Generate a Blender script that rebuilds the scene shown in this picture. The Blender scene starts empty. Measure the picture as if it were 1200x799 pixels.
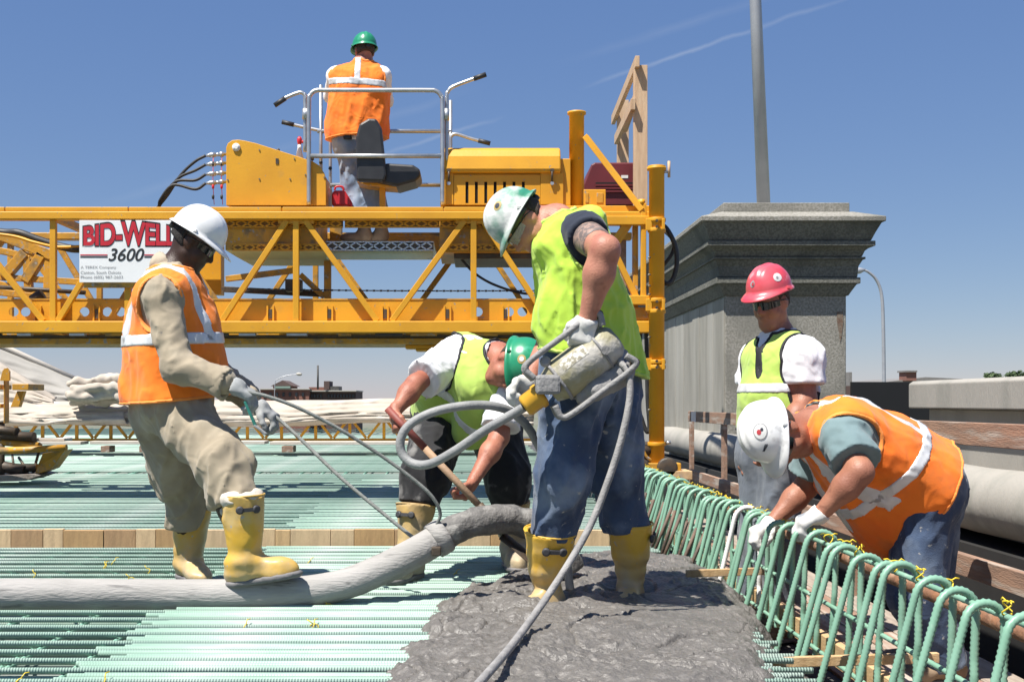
import bpy, bmesh, math, random
import numpy as np
from mathutils import Vector, Matrix
random.seed(7)
R = math.radians
sc = bpy.context.scene
COL = sc.collection
# ------------------------------------------------------------------ camera
FPX, VPX, VPY, HC = 1400.0, 553.0, 470.0, 0.85      # focal length in photo pixels, vanishing point, eye height
cam_d = bpy.data.cameras.new('camera'); cam = bpy.data.objects.new('camera', cam_d); COL.objects.link(cam)
cam_d.sensor_width = 36; cam_d.lens = FPX/1200*36
cam_d.shift_x = (600-VPX)/1200; cam_d.shift_y = (VPY-399.5)/1200
cam_d.clip_start = .05; cam_d.clip_end = 6000
cam.location = (0, 0, HC); cam.rotation_euler = (R(90), 0, 0); sc.camera = cam
def P(px, py, Y):
    return Vector(((px-VPX)*Y/FPX, Y, HC-(py-VPY)*Y/FPX))
# ------------------------------------------------------------------ sky, sun, exposure
SUN_EL, SUN_AZ = 63, -132          # azimuth measured from +Y towards +X
w = bpy.data.worlds.new('World'); sc.world = w; w.use_nodes = True
nt = w.node_tree; nt.nodes.clear()
out = nt.nodes.new('ShaderNodeOutputWorld'); bg = nt.nodes.new('ShaderNodeBackground')
sky = nt.nodes.new('ShaderNodeTexSky'); sky.sky_type = 'NISHITA'; sky.sun_disc = False
sky.sun_elevation = R(SUN_EL); sky.sun_rotation = R(SUN_AZ); sky.altitude = 50
sky.air_density = 1.0; sky.dust_density = 0.0; sky.ozone_density = 4.0
bg.inputs['Strength'].default_value = .060
def wn(t, **kw):
    n = nt.nodes.new(t)
    for k, v in kw.items(): setattr(n, k, v)
    return n
def wm(op, a, b=None, clamp=False):
    n = wn('ShaderNodeMath', operation=op); n.use_clamp = clamp
    for i, v in enumerate((a, b)):
        if v is None: continue
        if isinstance(v, (int, float)): n.inputs[i].default_value = v
        else: nt.links.new(v, n.inputs[i])
    return n.outputs[0]
# vapour trails: thin great-circle bands of the sky dome, broken up by noise
tc = wn('ShaderNodeTexCoord'); gen = tc.outputs['Generated']
nz = wn('ShaderNodeTexNoise'); nz.inputs['Scale'].default_value = 22; nz.inputs['Detail'].default_value = 5
nt.links.new(gen, nz.inputs['Vector'])
nz2 = wn('ShaderNodeTexNoise'); nz2.inputs['Scale'].default_value = 7; nz2.inputs['Detail'].default_value = 2
nt.links.new(gen, nz2.inputs['Vector'])
def skydir(px, py):
    v = Vector((px-VPX, FPX, VPY-py)); v.normalize(); return v
tr = None
for (a, b, wd, st) in (((560, 145), (1010, -8), .0024, .75), ((490, 125), (700, 60), .005, .22)):
    n = skydir(*a).cross(skydir(*b)); n.normalize()
    dt = wn('ShaderNodeVectorMath', operation='DOT_PRODUCT'); nt.links.new(gen, dt.inputs[0]); dt.inputs[1].default_value = n
    wob = wm('ADD', dt.outputs['Value'], wm('MULTIPLY', wm('SUBTRACT', nz.outputs['Fac'], .5), .010))
    band = wm('SUBTRACT', 1, wm('DIVIDE', wm('ABSOLUTE', wob), wd), True)
    gap = wm('MULTIPLY', wm('SUBTRACT', nz2.outputs['Fac'], .40), 4.5, True)
    m = wm('MULTIPLY', wm('MULTIPLY', band, gap), st)
    tr = m if tr is None else wm('ADD', tr, m, True)
mixc = wn('ShaderNodeMix', data_type='RGBA'); nt.links.new(wm('MULTIPLY', tr, .28), mixc.inputs['Factor'])
# clear spring air: the sky's own gradient with a little extra blue scatter over the whole dome
mu = wn('ShaderNodeMix', data_type='RGBA', blend_type='MULTIPLY'); mu.inputs['Factor'].default_value = 1; mu.inputs['B'].default_value = (.60, .53, .40, 1)
ad = wn('ShaderNodeMix', data_type='RGBA', blend_type='ADD'); ad.inputs['Factor'].default_value = 1; ad.inputs['B'].default_value = (.42, 1.0, 3.0, 1)
nt.links.new(sky.outputs['Color'], mu.inputs['A']); nt.links.new(mu.outputs['Result'], ad.inputs['A']); nt.links.new(ad.outputs['Result'], mixc.inputs['A']); mixc.inputs['B'].default_value = (6.5, 6.9, 7.6, 1)
nt.links.new(mixc.outputs['Result'], bg.inputs['Color']); nt.links.new(bg.outputs['Background'], out.inputs['Surface'])
sd = bpy.data.lights.new('sun', 'SUN'); sd.energy = 5.0; sd.angle = R(.53); sd.color = (1, .955, .88)
sun = bpy.data.objects.new('sun', sd); COL.objects.link(sun)
sv = Vector((math.sin(R(SUN_AZ))*math.cos(R(SUN_EL)), math.cos(R(SUN_AZ))*math.cos(R(SUN_EL)), math.sin(R(SUN_EL))))
sun.rotation_euler = sv.to_track_quat('Z', 'Y').to_euler(); sun.location = sv*60
sc.view_settings.view_transform = 'Standard'; sc.view_settings.look = 'None'
sc.view_settings.exposure = 0.85; sc.view_settings.gamma = 1
# ------------------------------------------------------------------ helpers
WORG = {}
def tag(o, label=None, cat=None, group=None, kind=None):
    if label: o['label'] = label
    if cat: o['category'] = cat
    if group: o['group'] = group
    if kind: o['kind'] = kind
    return o
def empty(name, loc, label=None, cat=None, group=None):
    o = bpy.data.objects.new(name, None); o.empty_display_size = .1; COL.objects.link(o)
    o.location = loc; WORG[o] = Vector(loc)
    return tag(o, label, cat, group)
def link(name, me, m, parent=None, loc=None):
    """mesh data whose vertices are relative to the parent's world origin (or to loc)"""
    o = bpy.data.objects.new(name, me); COL.objects.link(o)
    if m is not None and not me.materials: me.materials.append(m)
    if parent is not None:
        o.parent = parent
        if loc is not None: o.location = loc
        WORG[o] = WORG[parent] + (Vector(loc) if loc is not None else Vector((0, 0, 0)))
    else:
        o.location = loc or (0, 0, 0); WORG[o] = Vector(o.location)
    return o
def frame(d, up=Vector((0, 0, 1))):
    d = Vector(d).normalized()
    u = Vector(up)
    if abs(d.dot(u)) > .98: u = Vector((1, 0, 0))
    s = d.cross(u).normalized(); return s, d, s.cross(d).normalized()
class MB:
    def __init__(s): s.v = []; s.f = []; s.sm = []
    def add(s, vs, fs, smooth=False):
        n = len(s.v); s.v += [tuple(v) for v in vs]; s.f += [tuple(i+n for i in f) for f in fs]; s.sm += [smooth]*len(fs); return s
    def box(s, a, b):
        (x0, y0, z0), (x1, y1, z1) = a, b
        x0, x1 = min(x0, x1), max(x0, x1); y0, y1 = min(y0, y1), max(y0, y1); z0, z1 = min(z0, z1), max(z0, z1)
        return s.add([(x0,y0,z0),(x1,y0,z0),(x1,y1,z0),(x0,y1,z0),(x0,y0,z1),(x1,y0,z1),(x1,y1,z1),(x0,y1,z1)],
                     [(0,3,2,1),(4,5,6,7),(0,1,5,4),(1,2,6,5),(2,3,7,6),(3,0,4,7)])
    def beam(s, a, b, w, h, up=(0, 0, 1)):
        a, b = Vector(a), Vector(b); x, d, u = frame(b-a, Vector(up)); vs = []
        for p in (a, b):
            for (i, j) in ((-1,-1),(1,-1),(1,1),(-1,1)): vs.append(p + x*(i*w/2) + u*(j*h/2))
        return s.add(vs, [(0,1,2,3),(7,6,5,4),(0,4,5,1),(1,5,6,2),(2,6,7,3),(3,7,4,0)])
    def tube(s, pts, r, seg=10, caps=True):
        pts = [Vector(p) for p in pts]; n = len(pts)
        rs = r if isinstance(r, (list, tuple)) else [r]*n
        d0 = (pts[1]-pts[0]).normalized(); x, _, u = frame(d0); vs = []; prev = d0
        for i, p in enumerate(pts):
            d = (pts[min(i+1, n-1)]-pts[max(i-1, 0)])
            d = d.normalized() if d.length > 1e-9 else prev
            q = prev.rotation_difference(d); x = q @ x; u = q @ u; prev = d
            for k in range(seg):
                a = 2*math.pi*k/seg; vs.append(p + x*(math.cos(a)*rs[i]) + u*(math.sin(a)*rs[i]))
        fs = [(i*seg+k, i*seg+(k+1) % seg, (i+1)*seg+(k+1) % seg, (i+1)*seg+k) for i in range(n-1) for k in range(seg)]
        s.add(vs, fs, True)
        if caps:
            m = len(s.v)-len(vs)
            s.f += [tuple(m+k for k in range(seg-1, -1, -1)), tuple(m+(n-1)*seg+k for k in range(seg))]; s.sm += [False, False]
        return s
    def lathe(s, prof, c, axis=(0, 0, 1), seg=24, caps=True):
        """prof: list of (radius, distance along axis)"""
        x, d, u = frame(axis); c = Vector(c); vs = []
        for (r, t) in prof:
            for k in range(seg):
                a = 2*math.pi*k/seg; vs.append(c + d*t + x*(math.cos(a)*r) + u*(math.sin(a)*r))
        n = len(prof)
        fs = [(i*seg+k, i*seg+(k+1) % seg, (i+1)*seg+(k+1) % seg, (i+1)*seg+k) for i in range(n-1) for k in range(seg)]
        s.add(vs, fs, True)
        if caps:
            m = len(s.v)-len(vs)
            s.f += [tuple(m+k for k in range(seg-1, -1, -1)), tuple(m+(n-1)*seg+k for k in range(seg))]; s.sm += [False, False]
        return s
    def prism(s, poly, ext):
        """poly: list of world points of one face, ext: extrusion vector"""
        n = len(poly); e = Vector(ext); poly = [Vector(p) for p in poly]
        return s.add(poly + [p+e for p in poly], [tuple(range(n-1, -1, -1)), tuple(range(n, 2*n))] + [(i, (i+1) % n, n+(i+1) % n, n+i) for i in range(n)])
    def mesh(s, name, org=(0, 0, 0)):
        me = bpy.data.meshes.new(name); o = Vector(org)
        me.from_pydata([tuple(Vector(v)-o) for v in s.v], [], s.f)
        me.polygons.foreach_set('use_smooth', s.sm); me.update()
        bm = bmesh.new(); bm.from_mesh(me); bmesh.ops.recalc_face_normals(bm, faces=bm.faces); bm.to_mesh(me); bm.free()
        return me
    def build(s, name, m, parent=None, bev=0, loc=None):
        if parent is not None: o = link(name, s.mesh(name, WORG[parent]), m, parent)
        else:
            org = loc if loc is not None else (0, 0, 0)
            o = link(name, s.mesh(name, org), m, None, org)
        if bev:
            b = o.modifiers.new('bevel', 'BEVEL'); b.width = bev; b.segments = 2; b.limit_method = 'ANGLE'; b.angle_limit = R(40)
        return o
def spline(pts, n=8):
    """Catmull-Rom through the points"""
    p = [Vector(q) for q in pts]; p = [p[0]*2-p[1]] + p + [p[-1]*2-p[-2]]; o = []
    for i in range(1, len(p)-2):
        a, b, c, d = p[i-1:i+3]
        for k in range(n):
            t = k/n; o.append(.5*((2*b)+(c-a)*t+(2*a-5*b+4*c-d)*t*t+(3*b-a-3*c+d)*t**3))
    o.append(p[-2]); return o
# ------------------------------------------------------------------ materials
MATS = {}
def mat(name, col, rough=.6, metal=0., col2=None, nscale=6, ndet=6, lo=.35, hi=.65, bump=0., bscale=80, bdet=4, dirt=None, dirt_scale=3, dirt_lo=.52, dirt_hi=.66,
        spec=.5, coat=0., sheen=0., stretch=(1, 1, 1), zdirt=None, wave=None, alpha=None, trans=0., coord='Object', weave=0, crease=0., cscale=9, spat=None):
    if name in MATS: return MATS[name]
    m = bpy.data.materials.new(name); m.use_nodes = True; t = m.node_tree; L = t.links; N = t.nodes
    b = N['Principled BSDF']; b.inputs['Roughness'].default_value = rough; b.inputs['Metallic'].default_value = metal
    b.inputs['Specular IOR Level'].default_value = spec; b.inputs['Coat Weight'].default_value = coat
    b.inputs['Sheen Weight'].default_value = sheen; b.inputs['Transmission Weight'].default_value = trans
    if alpha: b.inputs['Alpha'].default_value = alpha
    tc = N.new('ShaderNodeTexCoord'); mp = N.new('ShaderNodeMapping'); mp.inputs['Scale'].default_value = stretch
    L.new(tc.outputs[coord], mp.inputs['Vector']); vec = mp.outputs['Vector']
    def noise(s, d=4, v=None):
        n = N.new('ShaderNodeTexNoise'); n.inputs['Scale'].default_value = s; n.inputs['Detail'].default_value = d
        L.new(vec if v is None else v, n.inputs['Vector']); return n.outputs['Fac']
    def ramp(f, lo, hi):
        r = N.new('ShaderNodeMapRange'); r.inputs['From Min'].default_value = lo; r.inputs['From Max'].default_value = hi; r.clamp = True
        L.new(f, r.inputs['Value']); return r.outputs['Result']
    def mix(f, a, c):
        x = N.new('ShaderNodeMix'); x.data_type = 'RGBA'
        L.new(f, x.inputs['Factor'])
        for k, v in (('A', a), ('B', c)):
            if isinstance(v, (tuple, list)): x.inputs[k].default_value = (*v[:3], 1)
            else: L.new(v, x.inputs[k])
        return x.outputs['Result']
    c2 = col2 if col2 else tuple(x*.8 for x in col)
    c = mix(ramp(noise(nscale, ndet), lo, hi), col, c2)
    if dirt:
        c = mix(ramp(noise(dirt_scale, 8), dirt_lo, dirt_hi), c, dirt)
    if spat:        # (colour, scale, lo, hi): specks of dried mortar or chipped paint
        c = mix(ramp(noise(spat[1], 3), spat[2], spat[3]), c, spat[0])
    if zdirt:       # (colour, z_low, z_high, strength): splashed dirt near the ground, broken by noise
        dc, z0, z1 = zdirt[:3]
        sx = N.new('ShaderNodeSeparateXYZ'); L.new(tc.outputs['Object'], sx.inputs[0])
        ad = N.new('ShaderNodeMath'); ad.operation = 'MULTIPLY_ADD'; L.new(noise(9, 6), ad.inputs[0]); ad.inputs[1].default_value = (z1-z0)*1.6; L.new(sx.outputs['Z'], ad.inputs[2])
        c = mix(ramp(ad.outputs[0], z1+(z1-z0)*.8, z0+(z1-z0)*.8), c, dc)
    L.new(c, b.inputs['Base Color'])
    h = None
    if bump:
        h = noise(bscale, bdet)
        bp = N.new('ShaderNodeBump'); bp.inputs['Strength'].default_value = bump; bp.inputs['Distance'].default_value = .01
        L.new(h, bp.inputs['Height']); L.new(bp.outputs['Normal'], b.inputs['Normal'])
    if wave:        # (scale, strength, axis): rolled ribs of reinforcing bar / corrugation
        wv = N.new('ShaderNodeTexWave'); wv.wave_type = 'BANDS'; wv.bands_direction = wave[2]; wv.inputs['Scale'].default_value = wave[0]
        L.new(tc.outputs['Object'], wv.inputs['Vector'])
        bp2 = N.new('ShaderNodeBump'); bp2.inputs['Strength'].default_value = wave[1]; bp2.inputs['Distance'].default_value = .004
        L.new(wv.outputs['Fac'], bp2.inputs['Height'])
        if h is not None: L.new(bp.outputs['Normal'], bp2.inputs['Normal'])
        L.new(bp2.outputs['Normal'], b.inputs['Normal'])
    if crease:      # fine creases between the modelled folds
        nn = N.new('ShaderNodeTexNoise'); nn.inputs['Scale'].default_value = cscale; nn.inputs['Detail'].default_value = 3; nn.inputs['Distortion'].default_value = 1.4
        try: nn.noise_type = 'RIDGED_MULTIFRACTAL'
        except Exception: pass
        L.new(vec, nn.inputs['Vector'])
        bp3 = N.new('ShaderNodeBump'); bp3.inputs['Strength'].default_value = crease; bp3.inputs['Distance'].default_value = .012
        L.new(nn.outputs['Fac'], bp3.inputs['Height'])
        if h is not None: L.new(bp3.outputs['Normal'], bp.inputs['Normal'])
        else: L.new(bp3.outputs['Normal'], b.inputs['Normal'])
    MATS[name] = m; return m
YEL = mat('machine_yellow', (.68, .33, .012), .5, col2=(.60, .28, .011), nscale=3, dirt=(.45, .25, .05), dirt_scale=7, dirt_lo=.64, dirt_hi=.85, bump=.06, bscale=40, spat=((.30, .24, .16), 26, .68, .73))
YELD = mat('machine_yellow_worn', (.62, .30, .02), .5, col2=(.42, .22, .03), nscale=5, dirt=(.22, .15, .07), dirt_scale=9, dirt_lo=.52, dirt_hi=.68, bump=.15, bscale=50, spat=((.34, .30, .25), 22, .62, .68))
STEEL = mat('galvanised_pipe', (.52, .53, .54), .38, .75, col2=(.40, .41, .42), nscale=12, bump=.05)
DARK = mat('black_rubber', (.018, .018, .02), .55, col2=(.035, .034, .032), nscale=9, bump=.1)
DSTEEL = mat('dark_oily_steel', (.055, .048, .04), .55, .3, col2=(.10, .07, .045), nscale=14, bump=.2)
GREEN = mat('epoxy_green', (.34, .465, .39), .45, col2=(.25, .385, .31), nscale=2.2, dirt=(.49, .56, .50), dirt_scale=1.6, dirt_lo=.45, dirt_hi=.75, wave=(34, .35, 'X'), spec=.5)
GREENH = mat('epoxy_green_hoop', (.17, .33, .235), .42, col2=(.23, .40, .30), nscale=5, dirt=(.42, .52, .44), dirt_scale=14, dirt_lo=.6, dirt_hi=.75)
GREENL = mat('epoxy_green_longitudinal', (.26, .48, .36), .42, col2=(.22, .46, .34), nscale=2.2, wave=(26, .7, 'Y'))
WHITEH = mat('white_coated_bar', (.78, .78, .76), .45, col2=(.66, .66, .64))
WOOD = mat('fresh_lumber', (.56, .38, .20), .75, col2=(.43, .27, .13), nscale=3, stretch=(9, 1, 9), ndet=8, bump=.25, bscale=22, dirt=(.36, .28, .2), dirt_scale=1.1)
WOODV = mat('fresh_lumber_upright', (.58, .41, .26), .75, col2=(.46, .30, .18), nscale=3, stretch=(9, 9, 1), ndet=8, bump=.25, bscale=22)
WOODW = mat('weathered_lumber', (.33, .20, .135), .8, col2=(.22, .14, .10), nscale=4, stretch=(9, 1, 9), ndet=8, bump=.35, bscale=24, dirt=(.42, .36, .30), dirt_scale=2)
WOODG = mat('grey_walkway_plank', (.36, .30, .24), .85, col2=(.25, .20, .16), nscale=4, stretch=(9, 1, 9), ndet=8, bump=.35, bscale=24)
CONC = mat('old_concrete', (.33, .315, .285), .88, col2=(.27, .26, .235), nscale=2.2, ndet=9, dirt=(.22, .215, .20), dirt_scale=5, dirt_lo=.55, dirt_hi=.72, bump=.5, bscale=60, bdet=8)
CONCX = mat('exposed_aggregate_concrete', (.205, .195, .165), .92, col2=(.31, .295, .26), nscale=38, ndet=3, lo=.4, hi=.6, dirt=(.165, .16, .137), dirt_scale=1.7, dirt_lo=.5, dirt_hi=.68, bump=.8, bscale=110, bdet=5)
CONCL = mat('smooth_grey_concrete', (.34, .32, .285), .85, col2=(.285, .27, .24), nscale=1.6, ndet=9, stretch=(1, 1, .25), dirt=(.27, .26, .23), dirt_scale=4, bump=.3, bscale=70)
# ------------------------------------------------------------------ numpy noise and implicit-surface mesher
def vnoise(p, seed=0):
    p = np.asarray(p, np.float32); i = np.floor(p).astype(np.int64); f = p-i; f = f*f*(3-2*f)
    def hsh(a, b, c):
        h = (a*374761393 + b*668265263 + c*2147483647 + seed*1274126177) & 0xffffffff
        h = ((h ^ (h >> 13))*1274126177) & 0xffffffff; h = h ^ (h >> 16)
        return (h & 0xffff).astype(np.float32)/65535
    r = 0
    for dx in (0, 1):
        for dy in (0, 1):
            for dz in (0, 1):
                wgt = (f[:, 0] if dx else 1-f[:, 0])*(f[:, 1] if dy else 1-f[:, 1])*(f[:, 2] if dz else 1-f[:, 2])
                r = r + wgt*hsh(i[:, 0]+dx, i[:, 1]+dy, i[:, 2]+dz)
    return r
def fbm(p, seed=0, oct=4):
    a = .5; r = 0
    for k in range(oct): r = r + a*vnoise(np.asarray(p)*2**k, seed+k); a *= .5
    return r
# ================================================================== SETTING
# far ground below the bridge, reaching the horizon
GRD = mat('far_ground', (.11, .13, .08), .95, col2=(.16, .15, .12), nscale=.02, coord='Object')
tag(MB().box((-3000, -200, -12.2), (3000, 4500, -12)).build('ground', GRD), kind='structure')
# formwork under the reinforcing mats (stay-in-place corrugated sheets)
FORM = mat('deck_form_sheet', (.15, .19, .165), .6, col2=(.09, .12, .10), nscale=2, dirt=(.16, .17, .15), dirt_scale=3)
m = MB(); x0, x1 = -17, 1.05; y = 0.5
prof = []
while y < 40:
    prof += [(y, -.26), (y+.055, -.21), (y+.125, -.21), (y+.18, -.26)]; y += .235
vs = [(x, a, b) for x in (x0, x1) for (a, b) in prof]; n = len(prof)
m.add(vs, [(i, i+1, n+i+1, n+i) for i in range(n-1)])
tag(m.build('deck_form', FORM), kind='structure')
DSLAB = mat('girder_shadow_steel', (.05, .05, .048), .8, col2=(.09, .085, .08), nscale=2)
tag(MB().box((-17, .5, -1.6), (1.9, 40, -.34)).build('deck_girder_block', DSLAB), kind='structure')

# --- reinforcing mats: crosswise bars on top of lengthwise bars
mat_root = empty('rebar_mat', (-3, 10, 0), 'wide mat of green epoxy coated reinforcing bars covering the bridge deck', 'rebar mat')
def bar_mesh(name, L, r, seg=8, ax='X'):
    mm = MB(); n = 1
    a, b = ((-L/2, 0, 0), (L/2, 0, 0)) if ax == 'X' else ((0, -L/2, 0), (0, L/2, 0))
    mm.tube([a, b], r, seg); return mm.mesh(name)
def put(name, me, mt, root, wloc, rz=0., ry=0.):
    o = link(name, me, mt, root, Vector(wloc)-WORG[root]); o.rotation_euler = (0, ry, rz); return o
long_me = bar_mesh('rebar', 18, .0105); lap_me = bar_mesh('lap_rebar', 2.25, .0105); long2_me = bar_mesh('lengthwise_rebar', 36, .0085, 8, 'Y')
rr = random.Random(3)
BULK_Y = 7.12
bars = []
y = 3.05; nb = 0
while y < 30 and nb < 168:
    if abs(y-BULK_Y) > .06 and not (14.1 < y < 14.5):
        yj = y + rr.uniform(-.014, .014)
        put('rebar', long_me, GREEN, mat_root, (-7.93 + rr.uniform(-.02, .02), yj, -.0095 + rr.uniform(-.004, .004)), rr.uniform(-.0007, .0007), 0)
        nb += 1
        if y < 13:     # lap-splice bars lie beside them towards the barrier
            for q in range(1 if y > 9 else 2 if y > 6.2 else 3):
                put('lap_rebar', lap_me, GREEN, mat_root, (-.09 + rr.uniform(-.09, .06), yj + .036*(q+1) + rr.uniform(-.012, .012), -.0095 + rr.uniform(-.005, .003)), rr.uniform(-.003, .003))
    y += .15 if y < 9 else (.155 if y < 15 else .165)
x = -13.5
while x < 1.0:
    put('lengthwise_rebar', long2_me, GREENL, mat_root, (x + rr.uniform(-.03, .03), 20.5, -.0285 + rr.uniform(-.003, .001)))
    x += .26
# lower mat
y = 3.1
while y < 12:
    put('lower_rebar', long_me, GREEN, mat_root, (-7.93, y + rr.uniform(-.03, .03), -.15), rr.uniform(-.0008, .0008)); y += .15
x = -7.5
while x < 1.0:
    put('lower_lengthwise_rebar', long2_me, GREENL, mat_root, (x, 20.5, -.168)); x += .3
# yellow wire ties at crossings
TIE = mat('yellow_tie_wire', (.75, .55, .03), .5)
tm = MB(); tm.tube([(math.cos(a)*.017, .006*math.sin(2*a), math.sin(a)*.016-.012) for a in [i*math.pi*2/10 for i in range(11)]], .0022, 4, False)
tm.tube([(.004, .004, .004), (.018, .010, .016), (.03, .004, .018)], .002, 4); tie_me = tm.mesh('wire_tie')
for i in range(60):
    yy = rr.uniform(3.3, 6.6); xx = -4.5 + .26*rr.randrange(0, 18)
    if xx > -.4 and yy < 5.5: continue
    put('wire_tie', tie_me, TIE, mat_root, (xx, 3.05 + .15*round((yy-3.05)/.15), 0), rr.uniform(0, 3))
# --- wood bulkhead across the mat, built of short blocks on a board
bk = empty('bulkhead', (-3, BULK_Y, 0), 'low wooden bulkhead of short boards set across the green reinforcing mat', 'bulkhead')
x = -7.4
pal = [mat('bulkhead_wood_%d' % i, c, .8, col2=tuple(k*.78 for k in c), nscale=4, stretch=(9, 9, 1.2), ndet=8, bump=.25, bscale=30) for i, c in enumerate(((.52, .35, .18), (.45, .28, .13), (.60, .43, .25), (.40, .25, .13), (.55, .40, .24)))]
while x < 1.0:
    wd = rr.choice((.09, .12, .14, .19, .19, .24)); x1 = min(x+wd, 1.02)
    MB().box((x+.0015, BULK_Y-.019+rr.uniform(-.004, .004), -.03), (x1-.0015, BULK_Y+.02, .085 + rr.uniform(-.004, .006))).build('board', rr.choice(pal), bk, .002)
    x = x1
MB().box((-7.4, BULK_Y+.023, -.03), (1.02, BULK_Y+.06, .075)).build('backing_board', pal[1], bk)

# --- fresh concrete
def conc_h(X, Y):
    p = np.stack([X, Y, X*0], 1)
    # outline: distance inside a hand-drawn polygon
    poly = np.array([(-.36, 2.6), (-.36, 3.75), (-.28, 3.95), (-.345, 4.05), (-.30, 4.15), (-.22, 4.25), (-.24, 4.5), (-.20, 4.85), (-.08, 5.35), (.08, 5.75), (.30, 6.2), (.60, 6.55), (.95, 6.65), (1.22, 6.4), (1.24, 5.6), (1.20, 4.95), (1.13, 4.5), (1.07, 4.2), (1.00, 3.95), (.98, 3.4), (1.0, 2.6)])
    d = np.full(len(X), 9.0); ins = np.zeros(len(X), bool)
    for i in range(len(poly)):
        a, b = poly[i], poly[(i+1) % len(poly)]; e = b-a; q = np.stack([X, Y], 1)-a
        t = np.clip((q@e)/(e@e), 0, 1); d = np.minimum(d, np.hypot(*(q-t[:, None]*e).T))
        c = (a[1] > Y) != (b[1] > Y)
        ins ^= c & (X < (b[0]-a[0])*(Y-a[1])/(b[1]-a[1]+1e-12)+a[0])
    d = np.where(ins, d, -d) + (fbm(p*9, 5, 4)-.47)*.13 + (fbm(p*35, 6, 3)-.44)*.04
    h = -.17 + .192*(1-np.exp(-np.clip(d+.015, 0, None)/.04))
    h = h + .030*np.clip(d/.5, 0, 1) - np.where(d < -.015, .06, 0)
    act = np.clip(d/.06, 0, 1)
    h = h + act*((fbm(p*4.5, 11, 3)-.44)*.075 + (fbm(p*12, 12, 3)-.44)*.030 + np.maximum(0, fbm(p*38, 13, 3)-.5)*.022 + (fbm(p*80, 14, 2)-.37)*.012 + np.maximum(0, vnoise(p*34, 15)-.72)*.035)
    rid = 1-np.abs(2*vnoise(p*np.array([3.1, 5.2, 1]) + 7*fbm(p*2.2, 3, 2)[:, None]*np.array([1, 1, 0]), 21)-1)
    h = h - act*.022*np.clip((rid-.93)/.07, 0, 1)               # cracks where the slumping mass has torn
    # smoother, wetter patch near the barrier, troweled
    sm = np.exp(-((X-.78)**2/.06+(Y-4.75)**2/.18)); h = h*(1-.75*sm) + (.03)*.75*sm
    for (bx, by) in BOOTS:                                       # dents and rims round the boots
        r = np.hypot(X-bx, Y-by); h = h + .020*np.exp(-((r-.15)/.05)**2) - .035*np.exp(-(r/.10)**2)
    return h
BOOTS = [(P(640, 690, 4.85).x, 4.85), (P(738, 680, 5.12).x, 5.12)]
nx, ny = 330, 620
gx = np.linspace(-.5, 1.35, nx); gy = np.linspace(2.6, 6.8, ny)
XX, YY = np.meshgrid(gx, gy, indexing='ij'); hh = conc_h(XX.ravel().astype(np.float32), YY.ravel().astype(np.float32))
V = np.stack([XX.ravel(), YY.ravel(), hh], 1)
idx = np.arange(nx*ny).reshape(nx, ny); Q = np.stack([idx[:-1, :-1], idx[1:, :-1], idx[1:, 1:], idx[:-1, 1:]], -1).reshape(-1, 4)
Q = Q[(hh[Q] > -.228).any(1)]
def npmesh(name, V, Q, smooth=True):
    me = bpy.data.meshes.new(name); V = np.asarray(V, np.float32); Q = np.asarray(Q, np.int32); k = Q.shape[1]
    me.vertices.add(len(V)); me.vertices.foreach_set('co', V.ravel())
    me.loops.add(Q.size); me.loops.foreach_set('vertex_index', Q.ravel())
    me.polygons.add(len(Q)); me.polygons.foreach_set('loop_start', np.arange(0, Q.size, k, dtype=np.int32))
    me.polygons.foreach_set('use_smooth', np.full(len(Q), smooth)); me.update(calc_edges=True); me.validate(); return me
WETC = mat('wet_concrete', (.142, .132, .120), .38, col2=(.112, .104, .095), nscale=7, ndet=9, dirt=(.172, .16, .146), dirt_scale=28, dirt_lo=.5, dirt_hi=.62, bump=.7, bscale=90, bdet=6)
cobj = link('wet_concrete', npmesh('wet_concrete', V, Q), WETC); tag(cobj, 'heap of wet grey concrete spreading over the green reinforcing bars', 'concrete')

# --- barrier reinforcement: leaning hoops tied to lengthwise bars
cage = empty('barrier_rebar_cage', (1.3, 6, -.15), 'row of leaning green reinforcing hoops for the barrier beside the wet concrete', 'rebar cage')
def hoop_mesh(seed):
    r_ = random.Random(seed); j = lambda s: r_.uniform(-s, s)
    cx, cz, rad = -.004+j(.006), .285+j(.006), .058+j(.006); yb = j(.01)
    def tangent(fx, fz, side):
        dx, dz = fx-cx, fz-cz; d = math.hypot(dx, dz); a = math.atan2(dz, dx); b = math.acos(rad/d); return a-side*b
    f0 = (-.185+j(.012), -.17); f1 = (.045+j(.012), -.16); a0 = tangent(*f0, 1); a1 = tangent(*f1, -1)
    if a0 < 0: a0 += 2*math.pi
    while a1 > a0: a1 -= 2*math.pi
    c = [Vector((f0[0], yb, f0[1])).lerp(Vector((cx+rad*math.cos(a0), 0, cz+rad*math.sin(a0))), k/10) for k in range(10)]
    c += [Vector((cx+rad*math.cos(a0+(a1-a0)*k/14), .018*k/14, cz+rad*math.sin(a0+(a1-a0)*k/14))) for k in range(15)]
    e = c[-1]; c += [e.lerp(Vector((f1[0], .03+j(.012), f1[1])), k/10) for k in range(1, 11)]
    # resample finely so the rolled ribs are real
    L = [0]
    for a, b in zip(c, c[1:]): L.append(L[-1]+(b-a).length)
    n = int(L[-1]/.0068); o = []; k = 0
    for i in range(n):
        s = L[-1]*i/(n-1)
        while k < len(L)-2 and L[k+1] < s: k += 1
        t = (s-L[k])/max(1e-9, L[k+1]-L[k]); o.append(c[k].lerp(c[k+1], t))
    return MB().tube(o, [.0108 + (.0020 if i % 2 else -.0006) for i in range(n)], 8).mesh('hoop')
hm = [hoop_mesh(i) for i in range(5)]
whm = hm[1].copy(); whm.materials.clear()
HX = 1.315
y = 2.45; i = 0
hoop_ys = []
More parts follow.
